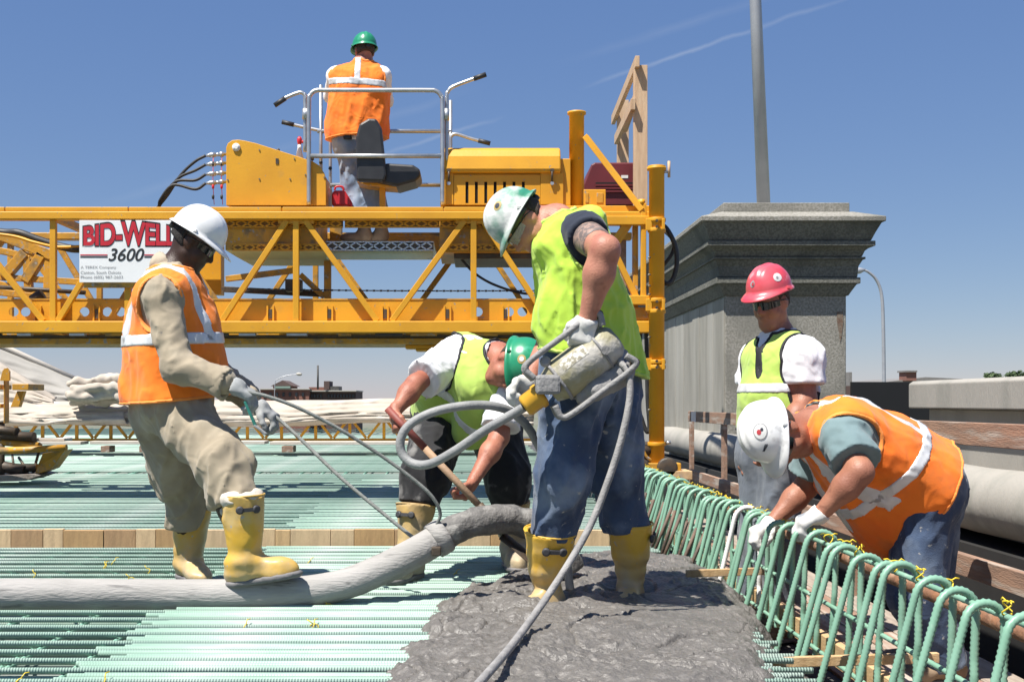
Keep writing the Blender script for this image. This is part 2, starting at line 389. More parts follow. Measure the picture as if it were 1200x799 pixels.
while y < 13.2:
    hoop_ys.append(y); y += .19 + rr.uniform(-.018, .018) - (.05 if y > 5.2 else 0)
wi = min(range(len(hoop_ys)), key=lambda q: abs(hoop_ys[q]-5.68))
for i, y in enumerate(hoop_ys):
    sel = whm if i == wi else hm[i % 5]
    o = link('white_hoop' if i == wi else 'hoop', sel, WHITEH if i == wi else GREENH, cage, Vector((HX + rr.uniform(-.012, .012), y, rr.uniform(-.012, .008)))-WORG[cage])
    o.rotation_euler = (rr.uniform(-.05, .05), rr.uniform(-.03, .03), rr.uniform(-.09, .09))
tm = MB(); tm.tube([(math.cos(a)*.016, .012*math.sin(2*a), math.sin(a)*.018) for a in [k*math.pi*2/12 for k in range(13)]], .0024, 5, False)
tm.tube([(.01, .0, .014), (.02, .010, .022), (.028, .018, .020)], .0022, 4); tm.tube([(-.01, .0, .014), (-.016, -.012, .024), (-.03, -.016, .016)], .0022, 4)
tie2 = tm.mesh('hoop_tie')
for y in hoop_ys:
    if rr.random() < .85: put('wire_tie', tie2, TIE, cage, (HX+.03 + rr.uniform(-.012, .012), y + rr.uniform(-.008, .008), .328), rr.uniform(0, 6))
def ribbar(a, b, r, mt, nm, root):
    a, b = Vector(a), Vector(b); n = int((b-a).length/.02)
    MB().tube([a.lerp(b, k/n) for k in range(n+1)], [r + (.0012 if k % 2 else 0) for k in range(n+1)], 7).build(nm, mt, root)
ribbar((HX+.035, 2.3, .306), (HX+.03, 13.4, .312), .0085, GREENH, 'lengthwise_bar', cage)
ribbar((HX+.055, 2.3, .07), (HX+.05, 13.4, .07), .0085, GREENH, 'lengthwise_bar', cage)
ribbar((HX-.105, 6.6, .08), (HX-.105, 13.4, .08), .0085, GREENH, 'lengthwise_bar', cage)
ribbar((HX+.035, 2.3, -.12), (HX+.03, 13.4, -.12), .0085, GREENH, 'lengthwise_bar', cage)
RUST = mat('rusty_pipe', (.26, .12, .06), .8, col2=(.17, .085, .05), nscale=14, ndet=8, dirt=(.36, .22, .14), dirt_scale=10, bump=.5, bscale=60)
tag(MB().tube([(1.435, 2.2, .25), (1.43, 4.6, .255), (1.43, 9.6, .25)], .026, 12).build('screed_rail_pipe', RUST, loc=(1.43, 6, .25)), 'rusty brown pipe running along behind the green hoops', 'pipe')
# dark bars standing in the cage farther along (uncoated dowels)
DOW = mat('uncoated_bar', (.09, .07, .055), .7, col2=(.16, .10, .07), nscale=10, bump=.3)
dr = empty('dowel_row', (1.2, 9, -.1), 'dark uncoated steel dowels leaning inside the far part of the hoops', 'dowels')
for k in range(26):
    y = 6.3 + k*.17
    MB().tube([(1.12 + rr.uniform(-.02, .02), y, -.1), (1.225 + rr.uniform(-.015, .015), y+.02, .19 + rr.uniform(-.03, .03))], .010, 6).build('dowel', DOW, dr)
# --- timber below and beside the hoops
def board(name, a, b, wd, ht, mt, label, cat, group=None, bev=.003):
    mid = (Vector(a)+Vector(b))/2
    return tag(MB().beam(a, b, wd, ht).build(name, mt, None, bev, loc=mid), label, cat, group)
board('form_board', (1.40, 2.2, -.115), (1.40, 9.5, -.115), .04, .09, WOOD, 'pale form board on edge running along under the green hoops', 'board')
board('form_board', (1.52, 2.2, -.14), (1.52, 9.5, -.14), .09, .04, WOODW, 'flat brown form board lying along the outer side of the hoops', 'board')
board('spacer_stick', (1.0, 4.02, -.028), (1.585, 4.06, -.020), .022, .035, WOOD, 'short pale spacer stick tied across the hoops where the wet concrete ends', 'stick')
board('spacer_stick', (1.0, 5.58, .045), (1.40, 5.64, .05), .02, .035, WOOD, 'short pale spacer stick poking out of the wet concrete through the hoops', 'stick')
board('spacer_stick', (1.0, 9.2, .05), (1.42, 9.3, .06), .03, .04, WOOD, 'short pale spacer stick in the far hoops near the yellow leg', 'stick')
# walkway planks and the void beyond them
wk = empty('walkway', (1.95, 6, -.36), 'weathered plank walkway between the hoops and the timber guard rail', 'walkway')
for k in range(4):
    x = 1.58 + k*.195
    MB().box((x, 2.0, -.375 - rr.uniform(0, .006)), (x+.185, 13, -.33 + rr.uniform(-.004, .004))).build('plank', WOODG if k % 2 else WOODW, wk, .003)
# timber guard rail
gr = empty('timber_guard_rail', (2.3, 7, -.3), 'weathered timber guard rail with posts along the outer edge of the walkway', 'guard rail')
MB().beam((2.30, 2.0, .705), (2.30, 12.6, .69), .04, .105).build('top_rail', WOODW, gr, .003)
MB().beam((2.30, 2.0, .09), (2.30, 12.6, .085), .04, .10).build('lower_rail', WOODW, gr, .003)
for y in (3.4, 7.3, 11.1, 12.75):
    MB().box((2.325, y-.045, -.55), (2.365, y+.045, .745)).build('post', WOODW, gr, .003)
STR = mat('barrier_tape_paint', (.75, .72, .70), .6, col2=(.65, .3, .27), nscale=1)
MB().box((2.276, 12.15, .64), (2.279, 12.4, .742)).build('white_patch', STR, gr)
# old bridge: parapet, coping, pipe, black panel for the dark void
def void_panel_root(): return empty('dark_void_panel', (5.3, 13.93, -.5), 'black panel standing in for the dark void between the stone pier and the parapet', 'void panel')
par = empty('concrete_parapet', (3.1, 5, 0), 'old grey concrete parapet with an overhanging coping beyond the guard rail', 'parapet')
MB().box((3.06, .8, .05), (3.36, 8.0, .80)).build('wall', CONCL, par, .008)
MB().prism([(2.96, .8, .803), (2.96, .8, .965), (2.99, .8, .985), (3.42, .8, .985), (3.42, .8, .803)], (0, 7.3, 0)).build('coping', CONCL, par, .008)
pp = MB(); pts = [(2.90, 1.0 + k*.25, .295 + .004*math.sin(k*1.3)) for k in range(68)]
pp.tube(pts, .185, 28); tag(pp.build('large_pipe', CONCL, loc=(2.9, 8, .295)), 'large pale concrete coated pipe running along the foot of the parapet', 'pipe')
MB().box((4.42, 13.9, -.5), (6.2, 13.96, 1.075)).build('void_black', mat('void_black', (.004, .004, .0045), .6), void_panel_root(), .004)  # panel added where the gap is only dark; its shade is the near-black colour
tag(MB().box((2.75, .5, -3), (3.5, 24, .06)).build('added_void_block', mat('added_void_dark', (.02, .019, .018), .8), None, 0, loc=(3.1, 12, -3)), 'dark fascia block added below the pipe to keep the void black', 'added void block')  # added block; the void's darkness is put into its near-black colour
# --- stone pier with stepped cornice
pier = empty('bridge_pier', (3.7, 18, -1), 'massive grey stone pier with a stepped overhanging cornice', 'pier')
PX0, PX1, PY0, PY1 = 2.97, 4.387, 14.0, 24.0
def ring(m, rows):
    """stack of rectangles (overhang, z) closed to a solid"""
    vs = []
    for (o, z) in rows: vs += [(PX0-o, PY0-o, z), (PX1+o, PY0-o, z), (PX1+o, PY1+o, z), (PX0-o, PY1+o, z)]
    n = len(rows); fs = [(3, 2, 1, 0), tuple(range(4*n-4, 4*n))]
    for i in range(n-1):
        for k in range(4): fs.append((4*i+k, 4*i+(k+1) % 4, 4*i+4+(k+1) % 4, 4*i+4+k))
    return m.add(vs, fs)
def pz(py, o): return HC+(470-py)*(14-o)/1400
CONCP = mat('pier_dressed_face', (.30, .285, .245), .9, col2=(.225, .215, .185), nscale=5, ndet=9, stretch=(1, 1, .22), dirt=(.37, .355, .315), dirt_scale=1.3, dirt_lo=.45, dirt_hi=.65, bump=.4, bscale=70, bdet=8)
ring(MB(), [(0, -3), (0, pz(346, 0))]).build('shaft', CONCX, pier, .012)
# smoother dressed panels on the long side: narrow vertical slabs
y = PY0+.03; k = 0
while y < PY1-.2:
    wd = (.62, .85, .5, .7)[k % 4]; y1 = min(y+wd, PY1-.05)
    MB().box((PX0-.012-.004*(k % 3), y+.006, -2.9), (PX0+.05, y1-.006, pz(349, 0))).build('facing_slab', CONCP, pier, .004); y = y1; k += 1
CONCM = mat('weathered_shaded_moulding', (.115, .115, .096), .92, col2=(.18, .177, .152), nscale=38, ndet=3, lo=.4, hi=.6, dirt=(.085, .087, .072), dirt_scale=1.7, dirt_lo=.5, dirt_hi=.68, bump=.8, bscale=110, bdet=5)  # weathered concrete, with the shade of the cornice coves put into a darker colour
steps = [((.02, 346.4), (.055, 340), (.10, 332.2)), ((.128, 332), (.128, 325)), ((.10, 324.8), (.11, 312), (.150, 304)), ((.172, 303.6), (.172, 301)), ((.14, 300.8), (.165, 294), (.225, 288.2)), ((.258, 288), (.258, 282)), ((.22, 281.8), (.255, 273), (.318, 259.3))]
for s_ in steps:
    ring(MB(), [(o, pz(py, o)) for (o, py) in s_]).build('moulding', CONCM, pier, .006)
ring(MB(), [(.349, pz(259, .349)), (.349, pz(253.2, .349)), (.06, pz(248.2, .06))]).build('coping_slab', CONCX, pier, .008)
ring(MB(), [(.03, pz(248.6, .03)), (.03, pz(237.6, .03))]).build('top_block', CONCX, pier, .008)
MB().prism([(4.28, 13.994, 1.90), (4.345, 13.994, 1.90), (4.352, 13.994, 1.78), (4.33, 13.994, 1.60), (4.315, 13.994, 1.54), (4.30, 13.994, 1.66), (4.275, 13.994, 1.80)], (0, .012, 0)).build('rust_stain', mat('rust_on_stone', (.13, .075, .05), .9, col2=(.19, .16, .125), nscale=26), pier)
# light pole on the pier and curved street lamp beyond
GALV = mat('grey_pole', (.42, .43, .45), .45, .4, col2=(.36, .37, .39), nscale=3)
pl = empty('light_pole', P(896, 240, 15.2), 'tall straight grey light pole rising from behind the stone pier top', 'light pole')
a = P(896, 240, 15.2); b = Vector((a.x-.26, 15.2, 9.2))
MB().tube([a-Vector((0, 0, .3)), a.lerp(b, .5), b], [.085, .072, .06], 14).build('pole', GALV, pl)
MB().tube([b-Vector((0, 0, .05)), b+Vector((.1, -.1, .5)), b+Vector((.7, -.2, .8)), b+Vector((1.8, -.3, .9))], .04, 8).build('arm', GALV, pl)
MB().lathe([(.02, 0), (.12, .1), (.14, .4), (.08, .65)], b+Vector((1.7, -.3, .88)), (1, -.1, -.05)).build('lamp_head', GALV, pl)
Yl = 42
ln = empty('street_lamp', P(1036, 452, Yl), 'slender grey street lamp with a curved arm beyond the parapet', 'street lamp')
MB().tube(spline([P(1036, 520, Yl), P(1036, 460, Yl), P(1035, 380, Yl), P(1033, 345, Yl), P(1027, 328, Yl), P(1018, 319, Yl), P(1011, 316, Yl)], 6), [.075-.0009*i for i in range(37)], 8).build('pole', GALV, ln)
MB().lathe([(.03, -.1), (.11, .1), (.12, .45), (.05, .6)], P(1011, 316.5, Yl), (-1, 0, -.15), 12).build('lamp_head', GALV, ln)
# --- distant buildings and trees
BRICK = mat('far_brick', (.22, .10, .075), .9, col2=(.17, .08, .06), nscale=.3)
BRICKD = mat('far_dark_brick', (.075, .05, .045), .9, col2=(.11, .07, .06), nscale=.2)
GLS = mat('far_window', (.02, .024, .03), .2)
FROOF = mat('far_roof', (.20, .19, .18), .9); FTRIM = mat('far_trim', (.45, .43, .38), .8); FGRN = mat('far_copper', (.25, .36, .30), .8)
Yb = 320; SB = Yb/FPX
def far_box(m, px0, py0, px1, py1, dy=20, Y=Yb):
    a, b = P(px0, py1, Y), P(px1, py0, Y); return m.box((a.x, Y, a.z), (b.x, Y+dy, b.z))
b1 = empty('brick_building', P(340, 530, Yb), 'distant red brick building with a small gabled tower', 'building')
far_box(MB(), 305, 456, 362, 530).build('wall', BRICK, b1)
far_box(MB(), 320, 452.5, 341, 456.2, 12).build('tower', BRICK, b1)
a, b, c = P(317, 452.3, Yb-.3), P(344, 452.3, Yb-.3), P(331, 445.5, Yb-.3)
MB().prism([a, b, c], (0, 13, 0)).build('gable_roof', BRICKD, b1)
far_box(MB(), 322, 452.6, 340, 454.6, 1, Yb-1.2).build('cornice', FGRN, b1)
far_box(MB(), 304, 455.2, 363, 456.4, 21, Yb-.6).build('parapet_trim', FTRIM, b1)
for k in range(7):
    w_ = MB(); far_box(w_, 308+k*7.6, 460, 310.6+k*7.6, 464.5, .5, Yb-.35); w_.build('window', GLS, b1)
b2 = empty('dark_building', P(390, 530, Yb+10), 'distant dark brick building with rooftop machinery', 'building')
far_box(MB(), 362, 458, 417, 530, 20, Yb+3).build('wall', BRICKD, b2)
far_box(MB(), 362, 453.5, 381, 458.2, 14, Yb+3).build('upper_storey', BRICK, b2)
far_box(MB(), 379.5, 446.5, 386, 458.2, 8, Yb+2.4).build('roof_unit', BRICKD, b2)
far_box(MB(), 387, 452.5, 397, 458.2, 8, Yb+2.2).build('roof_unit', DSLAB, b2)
far_box(MB(), 361.5, 457.3, 417.5, 458.6, 21, Yb+2).build('roof_edge', FTRIM, b2)
for k in range(9):
    w_ = MB(); far_box(w_, 384+k*3.6, 462, 386.2+k*3.6, 466, .5, Yb+2.6); w_.build('window', GLS, b2)
for k in range(4):
    w_ = MB(); far_box(w_, 364+k*3.6, 462, 366.2+k*3.6, 466, .5, Yb+2.6); w_.build('window', GLS, b2)
MB().tube([P(372.5, 456, Yb), P(372.5, 428, Yb)], .28, 6).build('mast', DSLAB, b2)
for (px, py, px2) in ((352, 438, 300), ):
    fl = empty('street_lamp', P(330, 475, 200), 'tiny distant lamp arm above the red brick building', 'street lamp')
    MB().tube(spline([P(322, 500, 200), P(322, 452, 200), P(326, 444, 200), P(336, 440, 200), P(349, 438.5, 200)], 5), .07, 5).build('arm', GALV, fl)
    MB().lathe([(.1, 0), (.28, .3), (.25, .8), (.1, 1.0)], P(347, 438, 200), (1, 0, -.1), 8).build('lamp_head', FTRIM, fl)
b3 = empty('low_building', P(1080, 470, 120), 'distant low dark roofed building with a brick chimney beyond the parapet', 'building')
Y3 = 120
a = P(1000, 447.5, Y3); b = P(1126, 443, Y3)
MB().prism([P(1030, 452, Y3), P(1128, 452, Y3), P(1128, 443.8, Y3), P(1085, 441.8, Y3), P(1030, 448.5, Y3)], (0, 18, 0)).build('roof', FROOF, b3)
MB().box((P(990, 0, Y3).x, Y3+1, -12), (P(1126, 0, Y3).x, Y3+18, P(0, 450, Y3).z)).build('wall', BRICKD, b3)
w_ = MB(); far_box(w_, 1062, 436, 1074, 446, 2, Y3-1); w_.build('chimney', BRICK, b3)
w_ = MB(); far_box(w_, 1061, 434, 1075, 436, 2.3, Y3-1.2); w_.build('chimney_cap', FROOF, b3)
w_ = MB(); far_box(w_, 995, 436, 998.5, 452, 1, Y3-1); w_.build('vent_stack', FROOF, b3)
LEAF = mat('far_foliage', (.05, .085, .035), .8, col2=(.08, .12, .05), nscale=.5)
BARK = mat('bark', (.08, .06, .045), .9)
def far_tree(px, py, wpx, Y, label, seed):
    r_ = random.Random(seed); c = P(px, py, Y); rad = wpx*Y/FPX/2
    t = empty('tree', (c.x, Y, -12), label, 'tree', 'trees beyond the parapet')
    MB().tube([(c.x, Y, -12), (c.x+.2, Y, c.z-rad*.6), (c.x, Y, c.z)], [.5, .35, .15], 7).build('trunk', BARK, t)
    m = MB()
    for k in range(900):
        while True:
            q = Vector((r_.uniform(-1, 1), r_.uniform(-1, 1), r_.uniform(-.75, .75)))
            if q.length < 1 and r_.random() < .25+.75*q.length: break
        o = c + Vector((q.x*rad, q.y*rad, q.z*rad*.75-rad*.45)) + Vector((r_.gauss(0, .2), r_.gauss(0, .2), r_.gauss(0, .15)))
        s = r_.uniform(.14, .34); u = Vector((r_.gauss(0, 1), r_.gauss(0, 1), r_.gauss(0, 1))).normalized(); x, d, e = frame(u)
        m.add([o-x*s, o+e*s*.6, o+x*s, o-e*s*.6], [(0, 1, 2, 3)])
    m.build('crown', LEAF, t)
far_tree(1164, 440, 18, 150, 'small distant rounded tree just above the parapet', 1)
far_tree(1192, 438.5, 26, 150, 'wider distant tree above the parapet nearest the street edge', 2)
# ================================================================== PAVING MACHINE (yellow truss across the deck)
YM, YR = 10.0, 11.25              # front and rear truss planes
def M(px, py, Y=YM): return P(px, py, Y)
mach = empty('paving_machine', (-.5, 10.6, 0), 'yellow truss deck paving machine spanning the bridge on tall legs', 'paving machine')
DPLATE = mat('yellow_tread_plate', (.66, .32, .02), .38, .1, col2=(.42, .2, .02), nscale=70, ndet=1, lo=.45, hi=.55, bump=.9, bscale=70, bdet=1)
ALU = mat('aluminium_tread_plate', (.62, .63, .64), .36, .6, col2=(.42, .43, .44), nscale=70, ndet=1, lo=.45, hi=.55, bump=.9, bscale=70, bdet=1)
LGREEN = mat('pale_green_reflection', (.44, .50, .36), .6, col2=(.38, .44, .31), nscale=4)  # green reflection under the pan, put into the surface colour
XL, XR = -8.0, M(764, 0).x
z = lambda py, Y=YM: M(0, py, Y).z
def hbar(name, px0, px1, py0, py1, Y=YM, dy=.1, mt=YEL, par=None, bev=.006):
    a, b = M(px0, py1, Y), M(px1, py0, Y)
    return MB().box((a.x, Y, a.z), (b.x, Y+dy, b.z)).build(name, mt, par or mach, bev)
NL = -560
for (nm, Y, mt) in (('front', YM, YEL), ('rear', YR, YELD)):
    zt0, zt1, zb0, zb1 = z(257), z(247.6), z(390), z(376)
    MB().box((XL, Y, zt0), (XR, Y+.11, zt1)).build('top_chord', mt, mach, .008)
    MB().box((XL, Y, zb0), (XR, Y+.11, zb1)).build('bottom_chord', mt, mach, .008)
    topn = [M(p, 0).x for p in (-265, -58, 148, 346, 555)]; botn = [M(p, 0).x for p in (-365, -160, 57, 250, 450, 652)]
    for i, x in enumerate(topn):
        MB().beam((x, Y+.055, zb1), (x, Y+.055, zt0), .05, .05).build('vertical', mt, mach, .004)
        for bx in (botn[i], botn[i+1]):
            d = .075 if bx > x else -.075
            MB().beam((x+d, Y+.055, zt0), (bx-d*.8, Y+.055, zb1), .048, .048).build('diagonal', mt, mach, .004)
        MB().box((x-.15, Y+.045, zt0-.0), (x+.15, Y+.065, zt0-.03)).build('gusset', mt, mach)
    MB().beam((M(60, 0).x, Y+.055, zb1), (M(60, 0).x, Y+.055, zt0), .05, .05).build('vertical', mt, mach, .004)
    MB().beam((botn[-1]+.08, Y+.055, zb1), (M(742, 0).x, Y+.055, zt0), .048, .048).build('diagonal', mt, mach, .004)
# upper flange plate, in lengths with weld marks between
xs = [XL, M(5, 0).x, M(150, 0).x, M(330, 0).x, M(520, 0).x, M(690, 0).x]
for a, b in zip(xs, xs[1:]):
    MB().box((a+.004, YM+.012, z(247.6)+.001), (b-.004, YM+.105, z(242.3))).build('flange_plate', YEL, mach, .005)
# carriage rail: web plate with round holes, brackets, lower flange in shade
hole_px = [9, 23, 93, 120, 136, 560, 597, 613, 640]
def web(px0, px1, Yw):
    """plate between py 350 and 376 with round holes, real thickness"""
    z0, z1 = z(377.5), z(350); bm = bmesh.new()
    cuts = sorted(p for p in hole_px if px0+4 < p < px1-4)
    x = M(px0, 0).x; edges = []
    me = MB(); zc = z(364); r = .042
    def cell(xa, xb):
        me.box((xa, Yw, z0), (xb, Yw+.012, z1))
    prev = x
    for p in cuts:
        cx = M(p, 0).x; xa, xb = cx-.05, cx+.05
        if xa > prev: cell(prev, xa)
        n = 16; ring_ = [(cx+r*math.cos(2*math.pi*k/n), zc+r*.95*math.sin(2*math.pi*k/n)) for k in range(n)]
        def onbox(k):
            c, s = math.cos(2*math.pi*k/n), math.sin(2*math.pi*k/n); 
            if abs(c)*(z1-z0) > abs(s)*.1: return (xb if c > 0 else xa, zc + (s/abs(c))*.05)
            return (cx + .05*c/abs(s)*0+ (c/abs(s))*.05*0 + .05*max(-1, min(1, c/abs(s))), z1 if s > 0 else z0)
        outer = []
        for k in range(n):
            c, s = math.cos(2*math.pi*k/n), math.sin(2*math.pi*k/n); mx = max(abs(c), abs(s))
            ox = cx+.05*c/mx; oz = zc + ((z1-zc) if s > 0 else (zc-z0))*s/mx
            outer.append((ox, oz))
        vs = []
        for yy in (Yw, Yw+.012):
            vs += [(a_, yy, b_) for a_, b_ in ring_] + [(a_, yy, b_) for a_, b_ in outer]
        fs = []
        for k in range(n):
            j = (k+1) % n
            fs += [(k, j, n+j, n+k), (2*n+n+k, 2*n+n+j, 2*n+j, 2*n+k), (k, 2*n+k, 2*n+j, j)]
        me.add(vs, fs); prev = xb
    cell(prev, M(px1, 0).x); return me
web(-560, 680, YM+.13).build('rail_web', YEL, mach)
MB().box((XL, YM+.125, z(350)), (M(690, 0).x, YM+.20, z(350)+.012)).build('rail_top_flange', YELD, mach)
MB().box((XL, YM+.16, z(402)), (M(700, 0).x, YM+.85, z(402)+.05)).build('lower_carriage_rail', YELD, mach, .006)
MB().box((XL, YM+.14, z(402)+.052), (M(700, 0).x, YM+.30, z(391)-.002)).build('rail_packing', DSTEEL, mach)
for px in (38, 108, 314, 384, 450, 524, 593, 628, -40, -110):
    for d in (-4.5, 2.5):
        MB().box((M(px+d, 0).x, YM+.112, z(376)), (M(px+d+2, 0).x, YM+.132, z(357))).build('bracket', YEL, mach)
    MB().box((M(px-2, 0).x, YM+.118, z(372)), (M(px+2, 0).x, YM+.129, z(361))).build('bracket_bolt', DSTEEL, mach)
for k in range(14):      # shims and weld plates along the lower edge
    px = -30 + k*52 + rr.uniform(-12, 12)
    MB().box((M(px, 0).x, YM+.03, z(393)), (M(px+rr.uniform(14, 34), 0).x, YM+.10, z(390.3))).build('shim', rr.choice((DSTEEL, YELD, STEEL)), mach)
# cross members between front and rear
for px in (60, 148, 346, 555, 700):
    for py in (253, 385):
        MB().beam((M(px, 0).x, YM+.112, z(py)), (M(px, 0).x, YR-.002, z(py)), .06, .06).build('cross_member', YELD, mach, .004)
hbar('trim_plate', 475, 640, 404, 408.5, YM+.3, .2, YEL); hbar('trim_plate', 487, 640, 408.8, 411, YM+.3, .25, YEL)
# inner braces and chain at mid height
MB().beam(M(265, 327, 10.5), M(345, 317, 10.5), .05, .05).build('inner_brace', YELD, mach, .004)
MB().beam(M(262, 339, 10.7), M(382, 345, 10.7), .045, .05).build('inner_brace', DSTEEL, mach, .004)
MB().beam(M(352, 322, 10.6), M(380, 348, 10.6), .04, .05).build('inner_brace', YELD, mach, .004)
MB().beam(M(0, 325, 10.9), M(100, 331, 10.9), .05, .055).build('inner_brace', YELD, mach, .004)
MB().box(M(334, 341, 10.45), M(355, 329, 10.6)).build('sensor_box', DSTEEL, mach, .006)
MB().beam(M(384, 300, 10.6), M(384, 350, 10.6), .06, .06).build('hanger', YELD, mach, .004)
cm = MB()
for k in range(96):
    px = 262 + k*4.1; c = M(px, 338 + .008*(px-262) + 1.2*math.sin((px-262)/110), YM+.45); e = .0125
    if k % 2: cm.box((c.x-e, c.y-.004, c.z-.008), (c.x+e, c.y+.004, c.z+.008))
    else: cm.box((c.x-e*1.25, c.y-.009, c.z-.0045), (c.x+e*1.25, c.y+.009, c.z+.0045))
tag(cm.build('drive_chain', DSTEEL, mach), kind='stuff')
# ---- operator well: console pan, step, engine pan
MB().box(M(264, 293, YM+.15), M(384, 262, YM+1.0)).build('console_pan', YELD, mach, .006)
MB().prism([M(264, 293, YM+.15), M(384, 293, YM+.15), M(384, 304, YM+.45), M(284, 304, YM+.45)], (0, .5, 0)).build('pan_underside', LGREEN, mach)
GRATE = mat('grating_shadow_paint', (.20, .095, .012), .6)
def tread(px0, px1, py0, py1, Y, mt, nm):
    """tread-plate strip whose raised bars are real"""
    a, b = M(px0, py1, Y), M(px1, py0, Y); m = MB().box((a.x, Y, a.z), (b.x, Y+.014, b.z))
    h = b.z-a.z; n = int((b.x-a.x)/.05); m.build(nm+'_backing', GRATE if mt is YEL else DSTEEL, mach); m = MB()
    for k in range(n):        # diagonal raised bars in a zigzag, two rows, with top and bottom lips
        cx = a.x+.025+k*.05
        for rw in range(2):
            s = 1 if (k+rw) % 2 else -1; cz = a.z+h*(.30+.40*rw)
            m.beam((cx-.021, Y-.004, cz-h*.17*s), (cx+.021, Y-.004, cz+h*.17*s), .013, .008, (0, 1, 0))
    m.box((a.x, Y-.008, a.z), (b.x, Y-.001, a.z+.009)); m.box((a.x, Y-.008, b.z-.009), (b.x, Y-.001, b.z))
    return tag(m.build(nm, mt, mach), kind='stuff')
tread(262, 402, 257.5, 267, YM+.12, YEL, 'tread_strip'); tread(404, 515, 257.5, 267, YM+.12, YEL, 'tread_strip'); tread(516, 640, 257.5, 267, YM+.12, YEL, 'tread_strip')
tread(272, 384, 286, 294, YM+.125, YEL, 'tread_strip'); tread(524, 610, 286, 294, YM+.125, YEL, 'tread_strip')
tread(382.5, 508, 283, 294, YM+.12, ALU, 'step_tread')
MB().box((M(382.5, 0).x, YM+.136, z(285.6, YM+.136)), (M(508, 0).x, YM+1.05, z(283.2, YM+.136))).build('step_plate', ALU, mach, .003)
MB().box(M(382.5, 304, YM+.15), M(508, 294.2, YM+.18)).build('step_riser', LGREEN, mach)
MB().box(M(388, 303, YM+1.0), M(400, 262, YM+.9)).build('step_hanger', YELD, mach); MB().box((M(402, 0).x, YM+1.06, z(283.2, YM+.136)), (M(512, 0).x, YM+1.08, z(275, YM+.98))).build('toe_board', YELD, mach, .004)
MB().box(M(515, 296, YM+.15), M(640, 262, YM+1.0)).build('engine_pan', YELD, mach, .006)
MB().box(M(532, 303, YM+.2), M(640, 296.3, YM+.9)).build('engine_sump', DSTEEL, mach, .01)
# ---- control console: side plates, top skin, hydraulic couplings, levers
poly = [(265, 241), (265, 173), (267, 168), (272, 164.5), (279, 163.8), (287, 165), (300, 168), (366, 189), (374, 194), (380, 203), (382, 212), (382, 241)]
MB().prism([M(a, b, YM+.14) for a, b in poly], (0, .03, 0)).build('console_panel', YEL, mach, .004)
MB().prism([M(a*.985+4.6, b*.985+3.4, YM+.171) for a, b in poly], (0, .55, 0)).build('console_box', YEL, mach, .004)
BOLT = mat('bolt_head', (.25, .22, .16), .5, .5)
m_ = MB().lathe([(.034, 0), (.034, .012), (.015, .013), (.015, .02)], M(277, 173, YM+.139), (0, -1, 0), 18); m_.build('pivot_washer', WHITEH, mach)
for (px, py) in ((304, 176), (345, 186), (304, 210), (340, 210), (358, 205), (380, 208), (267, 211)):
    MB().lathe([(.007, 0), (.007, .006)], M(px, py, YM+.139), (0, -1, 0), 8).build('bolt', BOLT, mach)
MB().box(M(323, 192, YM+.134), M(326.5, 186, YM+.139)).build('slot_cover', DSTEEL, mach)
for (px, py) in ((326, 177), (361, 186), (366, 187), (376, 191), (387, 198)):
    a = M(px, py+9, YM+.35); b = M(px, py, YM+.35)
    MB().tube([a, b], .006, 6).build('lever_stem', STEEL, mach); MB().lathe([(.004, -.012), (.017, -.002), (.013, .016), (.003, .02)], b, (0, 0, 1), 10).build('lever_knob', DARK, mach)
WP = mat('white_plastic', (.72, .72, .70), .4); RP = mat('red_plastic', (.55, .02, .03), .4)
for i, py in enumerate((180.5, 191, 202.5, 213)):
    a = M(266, py, YM+.3); c = M(241, py+2, YM+.3)
    mm = MB().lathe([(.014, 0), (.014, .03), (.024, .032), (.024, .062), (.016, .064), (.016, .10), (.022, .102), (.022, .14), (.013, .16), (.013, .178)], a, c-a, 10); mm.build('hydraulic_coupling', STEEL, mach)
    h_ = MB().tube(spline([c, c+Vector((-.09, 0, -.05)), M(212-i*3, 205+i*4, YM+.32), M(197-i*3, 228+i*2, YM+.35), M(185, 243+i, YM+.4), M(170, 262, YM+.5)], 7), .013, 8); h_.build('hydraulic_hose', DARK, mach)
for px in (250, 260):
    MB().tube([M(px, 180, YM+.29), M(px-.5, 215, YM+.29), M(px+1, 240, YM+.29)], .003, 5).build('cap_cord', RP, mach)
    for k, py in enumerate((192, 219, 231)):
        MB().lathe([(.004, -.02), (.011, -.012), (.012, .012), (.004, .02)], M(px-.3, py, YM+.288), (0, 0, 1), 8).build('dust_cap', RP if k % 2 else DARK, mach)
# air horn on the console
hn = empty('air_horn', M(351, 186, YM+.3), 'small white and red air horn standing on the yellow console', 'horn')
MB().lathe([(.032, 0), (.036, .012), (.026, .05), (.017, .10), (.016, .125)], M(351, 187, YM+.3), (0, 0, 1), 14).build('can', WP, hn)
MB().lathe([(.012, 0), (.02, .02), (.022, .05), (.012, .07)], M(351, 170, YM+.3), (0, 0, 1), 12).build('cap', RP, hn)
MB().lathe([(.008, 0), (.011, .03), (.022, .06), (.030, .075)], M(349.5, 167, YM+.3), (1, 0, .1), 12).build('trumpet', RP, hn)
# ---- engine hood
hd = empty('engine_hood', M(588, 240, YM+.4), 'yellow engine housing with slotted side panel and rounded hood', 'engine')
yh = YM+.16
MB().box(M(516, 241, yh+.02), M(661, 205, yh+.75)).build('housing', YEL, hd, .006)
slot = mat('slot_black', (.006, .006, .006), .9)
